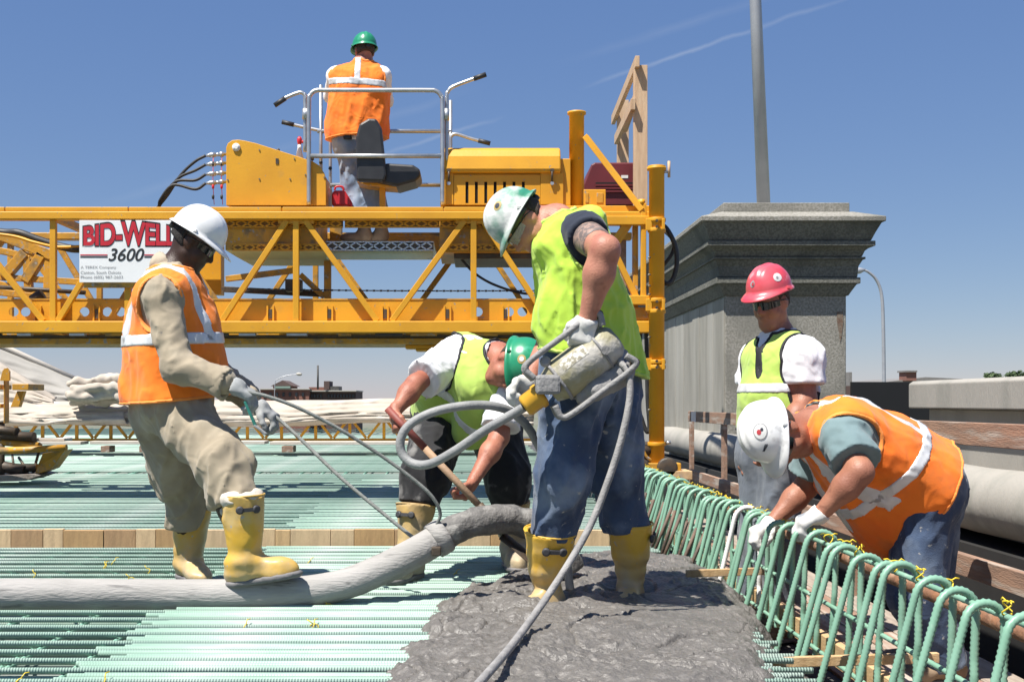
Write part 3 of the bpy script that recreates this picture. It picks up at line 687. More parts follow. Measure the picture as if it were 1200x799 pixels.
# slotted panel: strips between real gaps with a dark backing
MB().box(M(531, 239, yh+.012), M(634, 206, yh+.019)).build('slot_backing', slot, hd)
sl = [(545.5, 549), (556.5, 560), (567.5, 571), (578.5, 582), (589.5, 593), (600.5, 604), (611.5, 615)]
xs_ = [532] + [v for p in sl for v in p] + [633]
for k in range(0, len(xs_), 2):
    MB().box(M(xs_[k], 240, yh), M(xs_[k+1], 205.5, yh+.0115)).build('panel_strip', YEL, hd)
MB().box(M(532.05, 213, yh+.001), M(633, 205.5, yh+.0105)).build('panel_top', YEL, hd); MB().box(M(532.05, 240, yh+.001), M(633, 238.5, yh+.0105)).build('panel_bottom', YEL, hd)
MB().box(M(517, 240, yh-.004), M(531.5, 203, yh+.018)).build('corner_post', YEL, hd, .004); MB().box(M(633.5, 240, yh-.004), M(660, 203, yh+.018)).build('corner_post', YEL, hd, .004)
prof = [(0, 203), (-.035, 203), (-.045, 199), (-.03, 184), (.0, 176), (.06, 172), (.2, 170), (.75, 170), (.75, 203)]
def hoodpt(px, d, py): q = M(px, py, yh); return Vector((q.x, yh+d, q.z))
MB().prism([hoodpt(520, d, py) for d, py in prof], (M(659, 0).x-M(520, 0).x, 0, 0)).build('hood_cover', YEL, hd, .012)
for px in (526, 647):
    MB().box(M(px-2, 201, yh-.055), M(px+2, 198, yh-.035)).build('latch', DSTEEL, hd); MB().tube([M(px, 201, yh-.05), M(px, 214, yh-.02)], .009, 8).build('latch_rod', DSTEEL, hd); MB().lathe([(.016, -.01), (.016, .01)], M(px, 215, yh-.02), (0, -1, 0), 10).build('latch_foot', STEEL, hd)
# ---- galvanised operator rail
rl = empty('operator_rail', M(440, 240, YM+.1), 'galvanised pipe guard rail round the operator platform', 'guard rail')
pr = .019
def pipe(pts, r=pr, nm='rail_pipe', n=8, mt=STEEL): return MB().tube(spline(pts, n) if len(pts) > 2 else pts, r, 10).build(nm, mt, rl)
yf, yb = YM+.11, YM+.95
pipe([M(362, 240, yf), M(362, 200, yf), M(362, 122, yf), M(363.5, 112, yf), M(370, 106.5, yf), M(384, 106, yf), M(440, 106, yf), M(500, 106, yf), M(511, 107, yf), M(517, 113, yf), M(518.5, 124, yf), M(518.5, 200, yf), M(518.5, 240, yf)])
pipe([M(364, 183, yf), M(517, 183, yf)])
for py in (156, 219): pipe([M(372, py-2, yb), M(530, py-2, yb)])
pipe([M(376, 240, yb), M(376, 100, yb)], .017); pipe([M(528, 240, yb), M(528, 118, yb)], .017); 
for (pp_, gr_) in (([M(357.5, 178, yf+.03), M(357.5, 118, yf+.03), M(356, 110.5, yf+.03), M(350, 109, yf+.03), M(335, 115, yf+.03), M(323, 123, yf+.03)], 2),
                   ([M(523.5, 192, yf+.03), M(523.5, 118, yf+.03), M(525, 108, yf+.03), M(531, 102, yf+.03), M(550, 94.5, yf+.03), M(568, 88, yf+.03)], 2),
                   ([M(387, 240, yb+.0), M(387, 165, yb), M(385, 157, yb), M(378, 154, yb), M(355, 149, yb), M(332, 143.5, yb)], 2),
                   ([M(528, 200, yb-.02), M(528, 168, yb-.02), M(529, 160, yb-.02), M(535, 157.5, yb-.02), M(553, 163, yb-.02), M(573, 168, yb-.02)], 2)):
    pipe(pp_, .016, 'swing_arm'); a, b = pp_[-1], pp_[-2]
    d = (a-b).normalized(); MB().tube([a-d*.10, a+d*.012], .021, 10).build('grip', DARK, rl)
MB().tube([M(523.5, 128, yf+.015), M(523.5, 141, yf+.015)], .028, 10).build('clamp', STEEL, rl); MB().tube([M(358, 128, yf+.02), M(358, 140, yf+.02)], .028, 10).build('clamp', STEEL, rl)
# ---- operator seat
VINYL = mat('black_vinyl', (.022, .022, .024), .42, col2=(.03, .03, .032), nscale=10, bump=.15, bscale=200)
st = empty('operator_chair', M(452, 240, YM+.35), 'black vinyl operator chair with tall backrest on an orange post', 'chair')
ys = YM+.12
MB().prism([M(418, 212, ys), M(417, 160, ys), M(421, 145, ys), M(432, 138.5, ys), (M(441, 139, ys)), M(447, 150, ys), M(453, 205, ys), M(450, 213, ys)], (0, .09, 0)).build('backrest', VINYL, st, .02)
MB().prism([M(441, 213, ys+.05), M(444, 197, ys+.05), M(452, 191, ys+.05), M(484, 193, ys+.05), M(492, 198, ys+.05), M(493, 206, ys+.05), M(487, 212, ys+.05), M(466, 218, ys+.05)], (0, .38, 0)).build('cushion', VINYL, st, .02)
MB().prism([M(418, 213, ys+.12), M(480, 213, ys+.12), M(464, 219.5, ys+.12), M(430, 217, ys+.12)], (0, .28, 0)).build('seat_pan', YELD, st, .004)
MB().box(M(444.5, 241, ys+.22), M(452, 217, ys+.30)).build('seat_post', YEL, st, .004)
bc = empty('red_gas_can', M(401, 241, YM+.4), 'red plastic fuel can on the platform beside the operator', 'fuel can')
MB().prism([M(389, 241, YM+.4), M(413, 241, YM+.4), M(412, 236, YM+.4), M(404, 223, YM+.4), M(391, 223, YM+.4), M(388.5, 228, YM+.4)], (0, .14, 0)).build('can', RP, bc, .014)
MB().tube(spline([M(392, 223, YM+.47), M(394, 219, YM+.47), M(401, 219, YM+.47), M(403, 223, YM+.47)], 5), .009, 8).build('handle', RP, bc)
# ---- right-hand legs, brackets
def cyl_leg(px0, px1, py0, py1, Y, nm):
    c = (px0+px1)/2; r = (px1-px0)/2*Y/FPX; a, b = M(c, py1, Y), M(c, py0, Y)
    o = MB().lathe([(r, 0), (r, (b-a).length-.012), (r*1.25, (b-a).length-.010), (r*1.25, (b-a).length+.01), (r*.6, (b-a).length+.02)], a, b-a, 26).build(nm, YEL, mach); return a, b, r
YG = YM-.05
cyl_leg(667, 684.5, 133, 262, YM+.3, 'lift_post')
a, b, r = cyl_leg(760.5, 778.5, 198, 548, YG, 'leg')
for py in (197, 258, 270, 352, 365, 424, 430, 520):
    q = M(769.5, py, YG); MB().lathe([(r*1.18, -.016), (r*1.18, .016)], q, (0, 0, 1), 26).build('collar', YEL, mach, .004)
for py in (264, 358, 427):
    q = M(769.5, py, YG); MB().box((q.x-r*1.5, q.y-r*.75, q.z-.05), (q.x-r*.7, q.y-r*.35, q.z+.05)).build('clamp_lug', YEL, mach, .004); MB().box((q.x+r*.5, q.y-r*1.2, q.z-.045), (q.x+r*.9, q.y-r*.4, q.z+.045)).build('clamp_lug', YEL, mach, .004)
    for s in (-1, 1): MB().lathe([(.012, 0), (.012, .02)], Vector((q.x-r*.2, q.y-r*1.3, q.z+.025*s)), (0, -1, 0), 6).build('clamp_bolt', DSTEEL, mach)
for k, py in enumerate((302, 322, 335, 345, 395, 480)):
    MB().lathe([(.008, 0), (.008, .02)], M(762, py, YG-.05), (-1, -.4, 0), 6).build('set_screw', BOLT, mach)
hbar('leg_bracket', 692, 768, 253, 263.5, YM-.02, .08); hbar('leg_bracket', 718, 766, 346, 357, YM-.02, .08); hbar('leg_bracket', 728, 764, 360, 375, YM+.03, .1, YELD); 
hbar('bracket_upright', 751.5, 757.5, 238, 352, YM-.005, .06); hbar('bracket_upright', 742, 748, 264, 362, YM+.12, .08, YELD)
hbar('chord_end', 660, 765, 241, 252.5, YM+.115, .10); hbar('chord_end', 690, 745, 358.5, 376, YM+.14, .10, YELD)
MB().beam(M(686, 160, YM+.2), M(753, 247, YM+.02), .065, .05).build('diagonal_stay', YEL, mach, .004)
MB().beam(M(733, 264, YM+.05), M(712, 292, YM+.05), .055, .05).build('knee_brace', YEL, mach, .004)
MB().beam(M(722, 300, YM+.05), M(746, 350, YM+.05), .055, .05).build('knee_brace', YEL, mach, .004)
hbar('mount_frame', 638, 667, 222, 240, YM+.2, .02, YEL); hbar('mount_frame', 684, 710, 222, 252, YM+.2, .02, YEL)
for (p0, p1) in ((641, 651), (654, 666), (686, 690), (699, 707)): hbar('mount_pocket', p0, p1, 226, 238, YM+.194, .008, YELD)
MB().tube([M(752, 240, YM+.02), M(752, 234, YM+.02)], .03, 10).build('pin', YEL, mach)
# level eye on leg top
MB().tube([M(776, 202, YG), M(783, 201, YG)], .012, 8).build('eye_bracket', STEEL, mach); MB().tube([M(784, 208, YG), M(784, 189, YG)], .012, 8).build('eye_rod', WOODV, mach)
# ---- leg foot: bogie with wheels on a timber sill
MB().box(M(742, 556, YG-.1), M(790, 540, YG+.25)).build('bogie_beam', YELD, mach, .008)
for px in (749, 782):
    q = M(px, 548, YG-.14); MB().lathe([(.02, -.02), (.07, -.02), (.085, -.012), (.085, .012), (.07, .02), (.02, .02)], q, (0, 1, 0), 20).build('bogie_wheel', DSTEEL, mach)
MB().box(M(738, 539, YG+.05), M(762, 517, YG+.25)).build('drive_motor', DSTEEL, mach, .02); MB().tube([M(735, 528, YG), M(762, 528, YG)], .04, 12).build('motor_drum', DSTEEL, mach)
MB().tube(spline([M(744, 520, YG-.02), M(752, 524, YG-.04), M(757, 534, YG-.04), M(764, 540, YG-.03)], 4), .012, 8).build('motor_hose', YELD, mach)
MB().tube([M(780, 519, YG), M(786, 518, YG)], .014, 8).build('pin', STEEL, mach)
tag(MB().box(M(742, 562, YG-.16), M(800, 548, YG+.3)).build('timber_sill', WOOD, None, .006, loc=M(771, 562, YG)), 'timber sill block under the yellow leg of the paving machine', 'timber')
# hanging black hoses by the leg
def hose(nm, pts, r, label, n=8, mt=DARK, cat='hose', group=None):
    return tag(MB().tube(spline(pts, n), r, 9).build(nm, mt, loc=pts[0]), label, cat, group)
hose('black_hose', [M(771, 262, YG+.2), M(781, 268, YG+.12), M(791, 288, YG+.12), M(793, 310, YG+.12), M(788, 328, YG+.12), M(780, 332, YG+.12), M(772, 322, YG+.2)], .021, 'black rubber hose looping out beside the yellow leg')
hose('black_hose', [M(770, 318, YG+.25), M(780, 308, YG+.2), M(788, 296, YG+.2), M(789, 282, YG+.2), M(776, 268, YG+.3)], .016, 'thinner inner black hose loop tucked behind the yellow leg')
hose('black_hose', [M(757, 372, YM+.1), M(758, 420, YM+.1), M(759, 470, YM+.1), M(761, 498, YM+.1), M(759, 506, YM+.1), M(755, 500, YM+.1), M(750, 486, YM+.1), M(743, 481, YM+.1), M(739, 490, YM+.1), M(741, 520, YM+.1)], .019, 'black hose hanging straight beside the leg and curling at its foot')
hose('black_hose', [M(751, 372, YM+.15), M(750, 415, YM+.15), M(747, 445, YM+.15), M(741, 470, YM+.15), M(738, 485, YM+.15)], .014, 'thin black hose hanging behind the lime vest')
hose('black_hose', [M(-60, 262, YM+.5), M(0, 272, YM+.5), M(22, 273, YM+.45), M(45, 281, YM+.45), M(72, 289, YM+.45), M(95, 292, YM+.4), M(135, 286, YM+.45)], .034, 'fat black hose bundle sagging behind the white sign')
hose('yellow_hose', [M(-60, 270, YM+.45), M(10, 276, YM+.43), M(40, 284, YM+.4), M(66, 289.5, YM+.4), M(95, 289, YM+.38)], .014, 'thin yellow hose tied along the fat black hose', 8, YEL)
hose('black_cable', [M(540, 303, YM+.3), M(556, 320, YM+.3), M(580, 334, YM+.3), M(615, 344, YM+.3), M(650, 342, YM+.3)], .011, 'black cable drooping under the engine pan')
# left lattice: carriage drive frame seen through the truss
lf = empty('carriage_frame', M(20, 400, 11), 'yellow lattice carriage frame seen behind the truss left of the sign', 'carriage frame')
for (a, b, wd) in ((( -20, 268), (62, 300), .09), ((-20, 290), (60, 306), .06), ((5, 325), (30, 296), .09), ((32, 300), (34, 340), .07), ((30, 330), (50, 298), .09), ((58, 292), (56, 350), .07), ((-20, 340), (60, 350), .06), ((-10, 330), (50, 345), .05)):
    MB().beam(M(*a, 10.9), M(*b, 10.9), wd, wd).build('lattice_bar', YELD, lf, .006)
MB().beam(M(70, 290, 11.05), M(112, 360, 11.05), .05, .05).build('lattice_bar', YELD, lf, .005)
MB().tube([M(-10, 336, 10.8), M(100, 343, 10.8)], .02, 8).build('drive_shaft', DSTEEL, lf)
MB().tube([M(38, 352, 10.7), M(50, 344, 10.7)], .05, 12).build('shaft_coupling', DSTEEL, lf); 
# yellow tall box behind the first man's head
MB().box(M(227, 345, 11.5), M(263, 262, 11.65)).build('rear_panel', YEL, mach, .006)
# ---- sign
sg = empty('machine_sign', M(147, 331, YM-.03), 'white sign board with red and black lettering fixed to the truss', 'sign')
SW = mat('sign_white', (.80, .80, .79), .45, col2=(.74, .74, .73), nscale=3); SR = mat('sign_red', (.55, .02, .035), .45); SK = mat('sign_black', (.02, .02, .022), .5); SGY = mat('sign_grey', (.30, .30, .31), .5)
MB().box(M(93, 331, YM-.02), M(206, 258.5, YM-.006)).build('board', SW, sg, .002)
# mounting strip behind
MB().box(M(98, 337, YM-.004), M(200, 331.5, YM+.03)).build('mounting_bar', YELD, sg)
def text(body, px0, px1, py0, py1, Y, mt, nm, off=0., shear=0., warp=None, tight=None, arch=None):
    cu = bpy.data.curves.new(nm, 'FONT'); cu.body = body; cu.size = 1; cu.offset = off; cu.shear = shear; cu.extrude = .0
    if tight: cu.space_character = tight
    o = bpy.data.objects.new(nm, cu); COL.objects.link(o); dg = bpy.context.evaluated_depsgraph_get(); me = bpy.data.meshes.new_from_object(o.evaluated_get(dg))
    bpy.data.objects.remove(o); bpy.data.curves.remove(cu)
    n = len(me.vertices); co = np.empty(n*3, np.float32); me.vertices.foreach_get('co', co); co = co.reshape(-1, 3)
    bm = bmesh.new(); bm.from_mesh(me); bmesh.ops.subdivide_edges(bm, edges=[e for e in bm.edges if e.calc_length() > .15], cuts=2); 
    bmesh.ops.triangulate(bm, faces=bm.faces)
    xs = [v.co.x for v in bm.verts]; ys_ = [v.co.y for v in bm.verts]; X0, X1, Y0, Y1 = min(xs), max(xs), min(ys_), max(ys_)
    a, b = M(px0, py1, Y), M(px1, py0, Y)
    for v in bm.verts:
        u = (v.co.x-X0)/(X1-X0); t = (v.co.y-Y0)/(Y1-Y0)
        if arch: t = t*(1+arch*(1-abs(2*u-1)**1.3)) - arch*0
        v.co = Vector((a.x+(b.x-a.x)*u, Y, a.z+(b.z-a.z)*t)) - WORG[sg]
    bm.normal_update()
    bm.to_mesh(me); bm.free(); me.materials.clear(); return link(nm, me, mt, sg)
text('BID-WELL', 96.5, 208, 264.6, 289.4, YM-.0225, SK, 'lettering_outline', .055, arch=.30, tight=.96)
text('BID-WELL', 97.8, 206.7, 266, 288, YM-.0245, SR, 'lettering', .028, arch=.30, tight=.96)
text('3600', 127, 169, 291, 306, YM-.0225, SK, 'number', .012, .28)
for (p0, p1) in ((94, 126), (169, 200)):
    for py in (298.2, 300.6): MB().box(M(p0, py+1.3, YM-.0222), M(p1, py, YM-.0205)).build('stripe', SR if py < 299 else SK, sg)
text('A TEREX Company', 94.5, 136, 311.5, 315.6, YM-.0222, SGY, 'small_line'); text('Canton, South Dakota', 94.5, 142, 317.5, 321.6, YM-.0222, SGY, 'small_line'); text('Phone (605) 987-2603', 94.5, 144, 323, 327.4, YM-.0222, SGY, 'small_line')
# ---- maroon generator box and timber guard at the machine's end
MAR = mat('maroon_paint', (.14, .018, .022), .45, col2=(.11, .016, .02), nscale=4)
gb = empty('maroon_generator_box', M(722, 240, 11.2), 'maroon metal generator box on the machine behind the yellow posts', 'generator')
Yg = 11.1
MB().prism([M(684, 241, Yg), M(746, 241, Yg), M(746, 190.5, Yg), M(697, 190.5, Yg), M(693, 193, Yg), M(684, 216, Yg)], (0, .6, 0)).build('case', MAR, gb, .012)
MB().box(M(698, 225, Yg-.01), M(745, 214, Yg-.001)).build('vent_recess', slot, gb); 
for k in range(3): MB().box(M(698, 218+k*3.6, Yg-.02), M(745, 216+k*3.6, Yg-.011)).build('vent_slat', MAR, gb)
MB().box(M(728, 209, Yg-.004), M(736, 205.5, Yg-.0015)).build('white_label', WP, gb)
tg = empty('timber_guard', M(750, 240, 11.0), 'tall unpainted timber guard frame at the end of the machine', 'timber frame')
MB().box(M(743.5, 262, 10.85), M(757, 80, 10.95)).build('post', WOODV, tg, .003)
MB().box(M(724, 230, 12.9), M(735.5, 120, 13.0)).build('post', WOODV, tg, .003)
def rail(pa, ya, pb, yb_, w_=.10): MB().beam(P(*pa, ya), P(*pb, yb_), .04, w_).build('rail', WOODV, tg, .003)
rail((747, 72), 10.78, (718.5, 141), 13.2); rail((742, 122), 10.78, (722, 164), 12.9)
MB().beam(P(733, 150, 12.8), P(744, 118, 10.98), .04, .09).build('brace', WOODV, tg, .003)
# timber post seen behind bracket
MB().box(M(727, 350, 11.3), M(733, 262, 11.36)).build('short_post', WOODW, tg, .003)
# ================================================================== SECOND WORK BRIDGE WITH TARPAULIN (beyond)
YW = 19.0
wb = empty('work_bridge', (-4, YW, 0), 'low yellow lattice work bridge beyond the paving machine', 'work bridge')
def W(px, py, Y=YW): return P(px, py, Y)
for (Y, mt) in ((YW, YEL), (YW+.9, YELD)):
    MB().box(W(-160, 517, Y), W(622, 513.5, Y+.06)).build('bottom_chord', mt, wb); MB().box(W(-160, 493, Y), W(622, 489, Y+.06)).build('top_chord', mt, wb)
    k = 0; px = -150
    while px < 610:
        x = px; MB().beam(W(x, 513.5, Y+.03), W(x, 493, Y+.03), .045, .045).build('vertical', mt, wb)
        MB().beam(W(x+4, 494, Y+.03), W(x+19, 513, Y+.03), .04, .04).build('diagonal', mt, wb); MB().beam(W(x+36, 494, Y+.03), W(x+21, 513, Y+.03), .04, .04).build('diagonal', mt, wb)
        px += 40
PLK = mat('sun_bleached_plank', (.60, .55, .48), .85, col2=(.5, .45, .38), nscale=2, stretch=(1, 9, 9), bump=.3, bscale=30)
for (p0, p1, dz) in ((-160, 43, .4), (44, 104, .0), (105, 315, -.6), (316, 500, 0), (501, 622, .5)):
    MB().box(W(p0, 521+dz, YW-.45), W(p1, 516.4+dz, YW-.06)).build('walk_plank', PLK, wb, .004)
for px in (118, 163, 330):
    tag(MB().box(P(px, 530, 18.5), P(px+17, 521.7, 18.8)).build('support_block', WOODW, None, .006, loc=P(px, 530, 18.5)), {118: 'timber support block under the work bridge planks, leftward of the khaki trousers', 163: 'timber support block under the work bridge planks tucked behind the khaki trousers', 330: 'timber support block under the work bridge planks below the gloved hands'}[px], 'block')
TARP = mat('cream_tarpaulin', (.46, .40, .33), .85, col2=(.39, .34, .28), nscale=1.2, ndet=7, dirt=(.52, .47, .41), dirt_scale=2.5, bump=.15, bscale=25)
TARPG = mat('grey_tarpaulin', (.33, .315, .285), .85, col2=(.28, .265, .24), nscale=1.2, ndet=7, bump=.15, bscale=25)
def cloth(nm, top, bot, nu, nv, amp, depth, mt, label, seed, Y=YW-.1):
    """heavy sheet between two curves (x, y, z) with folds, given thickness"""
    u = np.linspace(0, 1, nu); v = np.linspace(0, 1, nv); U, Vv = np.meshgrid(u, v, indexing='ij')
    def curve(c):
        c = np.array([tuple(q) for q in c]); t = np.linspace(0, 1, len(c)); return np.stack([np.interp(u, t, c[:, k]) for k in range(3)], 1)
    A, B = curve(top), curve(bot); Pn = A[:, None]*(1-Vv[..., None]) + B[:, None]*Vv[..., None]
    bulge = np.sin(Vv*math.pi)**.7*depth; Lx = np.abs(A[-1, 0]-A[0, 0])
    q = np.stack([U.ravel()*Lx*.55, Vv.ravel()*2.6+U.ravel()*Lx*.12, np.zeros(U.size)], 1)
    n = (1-np.abs(2*fbm(q*1.7, seed, 3)-.9)).reshape(U.shape); n2 = fbm(q*np.array([1, 5, 1]), seed+9, 3).reshape(U.shape)
    Pn[..., 1] -= bulge + (n-.7)*amp*2 + (n2-.45)*amp*1.4; Pn[..., 2] += (n2-.45)*amp*.9
    idx = np.arange(nu*nv).reshape(nu, nv); Q = np.stack([idx[:-1, :-1], idx[1:, :-1], idx[1:, 1:], idx[:-1, 1:]], -1).reshape(-1, 4)
    org = Vector(A.mean(0)); o = link(nm, npmesh(nm, Pn.reshape(-1, 3)-np.array(org), Q), mt, None, org)
    s = o.modifiers.new('solid', 'SOLIDIFY'); s.thickness = .012; return tag(o, label, 'tarpaulin')
cloth('tarpaulin', [W(140, 466, YW+.5), W(240, 470, YW+.5), W(330, 471, YW+.5), W(400, 469, YW+.5), W(470, 468, YW+.5), W(545, 471, YW+.5), W(625, 470, YW+.5)], [W(20, 497, YW-.05), W(150, 498, YW-.05), W(320, 499, YW-.05), W(420, 494, YW-.05), W(500, 493, YW-.05), W(625, 497, YW-.05)], 150, 34, .10, .22, TARP, 'long cream tarpaulin draped over the low yellow work bridge', 4)
cloth('tarpaulin', [W(-170, 466, YW+.4), W(0, 470, YW+.4), W(60, 471, YW+.4), W(150, 472, YW+.4)], [W(-170, 500, YW-.12), W(0, 497, YW-.12), W(70, 498, YW-.12), W(150, 497, YW-.12)], 90, 30, .08, .2, TARP, 'cream tarpaulin hanging in folds over the work bridge beneath the rolled canvas', 8)
# raised sheet over a ridge pole at the far left
cloth('tarpaulin_tent', [W(-170, 345, YW+1.4), W(-60, 382, YW+1.4), W(0, 406, YW+1.4), W(45, 424, YW+1.4), W(92, 446, YW+1.4)], [W(-170, 474, YW+.9), W(-60, 474, YW+.9), W(0, 474, YW+.9), W(45, 474, YW+.9), W(92, 474, YW+.9)], 80, 34, .05, .12, TARPG, 'grey canvas sheet sloping down from a raised ridge behind the work bridge', 12)
cloth('tarpaulin_flap', [W(-170, 385, YW+.7), W(-60, 402, YW+.7), W(0, 424, YW+.7), W(30, 442, YW+.7), W(66, 466, YW+.7)], [W(-170, 474, YW+.35), W(-60, 474, YW+.35), W(0, 474, YW+.35), W(30, 474, YW+.35), W(66, 475, YW+.35)], 80, 34, .06, .12, TARP, 'cream canvas flap hanging in front of the grey sloping sheet', 15)
rp = MB().tube([W(-170, 342, YW+1.35), W(0, 404, YW+1.35), W(94, 447, YW+1.35)], .05, 10)
tag(rp.build('ridge_pole', PLK, None, 0, loc=W(0, 474, YW+1.4)), 'pale ridge pole along the top edge of the sloping canvas', 'pole')
MB().tube([W(24, 440, YW+.7), W(25.5, 431, YW+.7)], .03, 6)
# concrete hose over the green bars
def rough_tube(pts, rads, seg, amp, seed, fr=14):
    c = spline(pts, 10); n = len(c); rs = np.interp(np.linspace(0, 1, n), np.linspace(0, 1, len(rads)), rads)
    m = MB().tube(c, list(rs), seg); V_ = np.array(m.v); k = np.repeat(np.arange(n), seg); C_ = np.array([tuple(q) for q in c])[k]
    d = V_-C_; ln = np.linalg.norm(d, axis=1, keepdims=True)+1e-9
    V_ = C_ + d/ln*(ln + ((fbm(V_*fr, seed, 4)-.47)*amp)[:, None]); m.v = [tuple(q) for q in V_]; return m
def dense(pts, step):
    c = spline(pts, 12); L = [0]
    for a, b in zip(c, c[1:]): L.append(L[-1]+(b-a).length)
    n = max(3, int(L[-1]/step)); o = []; k = 0
    for i in range(n):
        s = L[-1]*i/(n-1)
        while k < len(L)-2 and L[k+1] < s: k += 1
        o.append(c[k].lerp(c[k+1], (s-L[k])/max(1e-9, L[k+1]-L[k])))
    return o
def rough(pts, r0, r1, seg, amp, seed, fr=14, step=.02):
    c = dense(pts, step); n = len(c); rs = [r0+(r1-r0)*i/(n-1) for i in range(n)]
    m = MB().tube(c, rs, seg); V_ = np.array(m.v, dtype=float); C_ = np.repeat(np.array([tuple(q) for q in c]), seg, 0)
    d = V_-C_; ln = np.linalg.norm(d, axis=1, keepdims=True)+1e-9
    V_ = C_ + d/ln*(ln + ((fbm(V_*fr, seed, 4)-.47)*amp)[:, None]); m.v = [tuple(q) for q in V_]; return m
HOSE = mat('mortar_coated_hose', (.36, .345, .33), .85, col2=(.29, .28, .265), nscale=6, ndet=8, stretch=(.5, 3, 3), dirt=(.14, .135, .13), dirt_scale=9, dirt_lo=.60, dirt_hi=.70, bump=.5, bscale=40)
HOSED = mat('wet_mortar_hose', (.17, .16, .15), .7, col2=(.11, .105, .10), nscale=10, ndet=8, dirt=(.24, .23, .215), dirt_scale=16, bump=.8, bscale=50)
ch = empty('concrete_hose', P(270, 712, 4.95), 'thick mortar coated concrete placing hose lying across the green bars', 'hose')
hp = [Vector((-3.6, 4.86, .062)), Vector((-2.6, 4.9, .062)), P(100, 696, 4.97), P(200, 696.5, 5.0), P(280, 696, 5.0), P(350, 693, 5.02), P(400, 685, 5.05), P(445, 668, 5.1), P(485, 648, 5.15), P(512, 632, 5.2)]
rough(hp, .062, .066, 28, .007, 3).build('hose_body', HOSE, ch)
c = hp[-1]; d = (P(530, 621, 5.22)-hp[-1]).normalized()
MB().lathe([(.068, -.02), (.078, -.018), (.08, .03), (.077, .045), (.068, .048)], c, d, 28).build('coupling', HOSE, ch)
MB().box(c+Vector((-.02, -.10, -.06)), c+Vector((.02, -.07, -.02))).build('coupling_lever', DSTEEL, ch, .005)
rough([c+d*.04, P(540, 617, 5.22), P(570, 609, 5.25), P(600, 609, 5.3), P(630, 618, 5.35), P(655, 640, 5.4), P(668, 668, 5.42)], .064, .066, 28, .022, 8, 22, .015).build('wet_end', HOSED, ch)
# ---- the paving carriage at the left edge
pc = empty('paving_carriage', P(10, 565, 12.2), 'dirty yellow paving carriage with float pan and rollers under the truss', 'paving carriage')
YC = 12.2
def Cc(px, py, Y=YC): return P(px, py, Y)
MB().box(Cc(-30, 478, YC), Cc(10, 473, YC+.2)).build('head_beam', YELD, pc, .006); MB().box(Cc(-30, 456, YC), Cc(14, 451, YC+.3)).build('head_beam', YELD, pc, .006)
MB().box(Cc(4, 496, YC), Cc(11, 432, YC+.12)).build('mast', YELD, pc, .006); MB().prism([Cc(0, 446, YC-.03), Cc(11, 446, YC-.03), Cc(11, 435, YC-.03), Cc(8, 431, YC-.03), Cc(3, 434, YC-.03)], (0, .03, 0)).build('mast_head', YELD, pc)
MB().box(Cc(14, 457, YC-.1), Cc(52, 450.5, YC+.35)).build('arm', YELD, pc, .006); MB().prism([Cc(20, 458, YC), Cc(28, 458, YC), Cc(22, 477, YC), Cc(12, 477, YC)], (0, .08, 0)).build('arm_web', YELD, pc, .004)
MB().tube([Cc(-30, 529, YC-.3), Cc(30, 527, YC-.35), Cc(78, 524, YC-.4)], [.035, .035, .03], 12).build('pan_tube', YELD, pc)
MB().prism([Cc(76, 527, YC-.38), Cc(60, 549, YC-.2), Cc(40, 557, YC-.1), Cc(44, 546, YC-.1), Cc(50, 531, YC-.3)], (0, .25, 0)).build('pan_end', YELD, pc, .004)
MB().prism([Cc(-40, 559, YC-.2), Cc(-40, 566, YC-.2), Cc(30, 563, YC-.2), Cc(47, 557, YC-.2), Cc(40, 555, YC-.2)], (0, .5, 0)).build('float_pan', mat('concrete_crusted_steel', (.20, .17, .145), .8, col2=(.30, .27, .24), nscale=12, bump=.6, bscale=40), pc, .004)
for (a, b, r_) in (((-30, 508), (40, 512), .05), ((-20, 516), (46, 522), .035), ((-30, 500), (20, 506), .045), ((-30, 540), (30, 552), .06), ((-30, 548), (44, 548), .04), ((14, 505), (48, 522), .02), ((2, 495), (2, 560), .03), ((46, 528), (38, 556), .014), ((14, 530), (16, 545), .012), ((22, 536), (30, 548), .014)):
    MB().tube([Cc(*a, YC+.1), Cc(*b, YC-.05)], r_, 12).build('roller' if r_ > .03 else 'link_rod', DSTEEL if r_ != .035 else YELD, pc)
MB().box(Cc(15, 517, YC+.0), Cc(85, 512.5, YC+.25)).build('spray_bar', PLK, pc, .006)
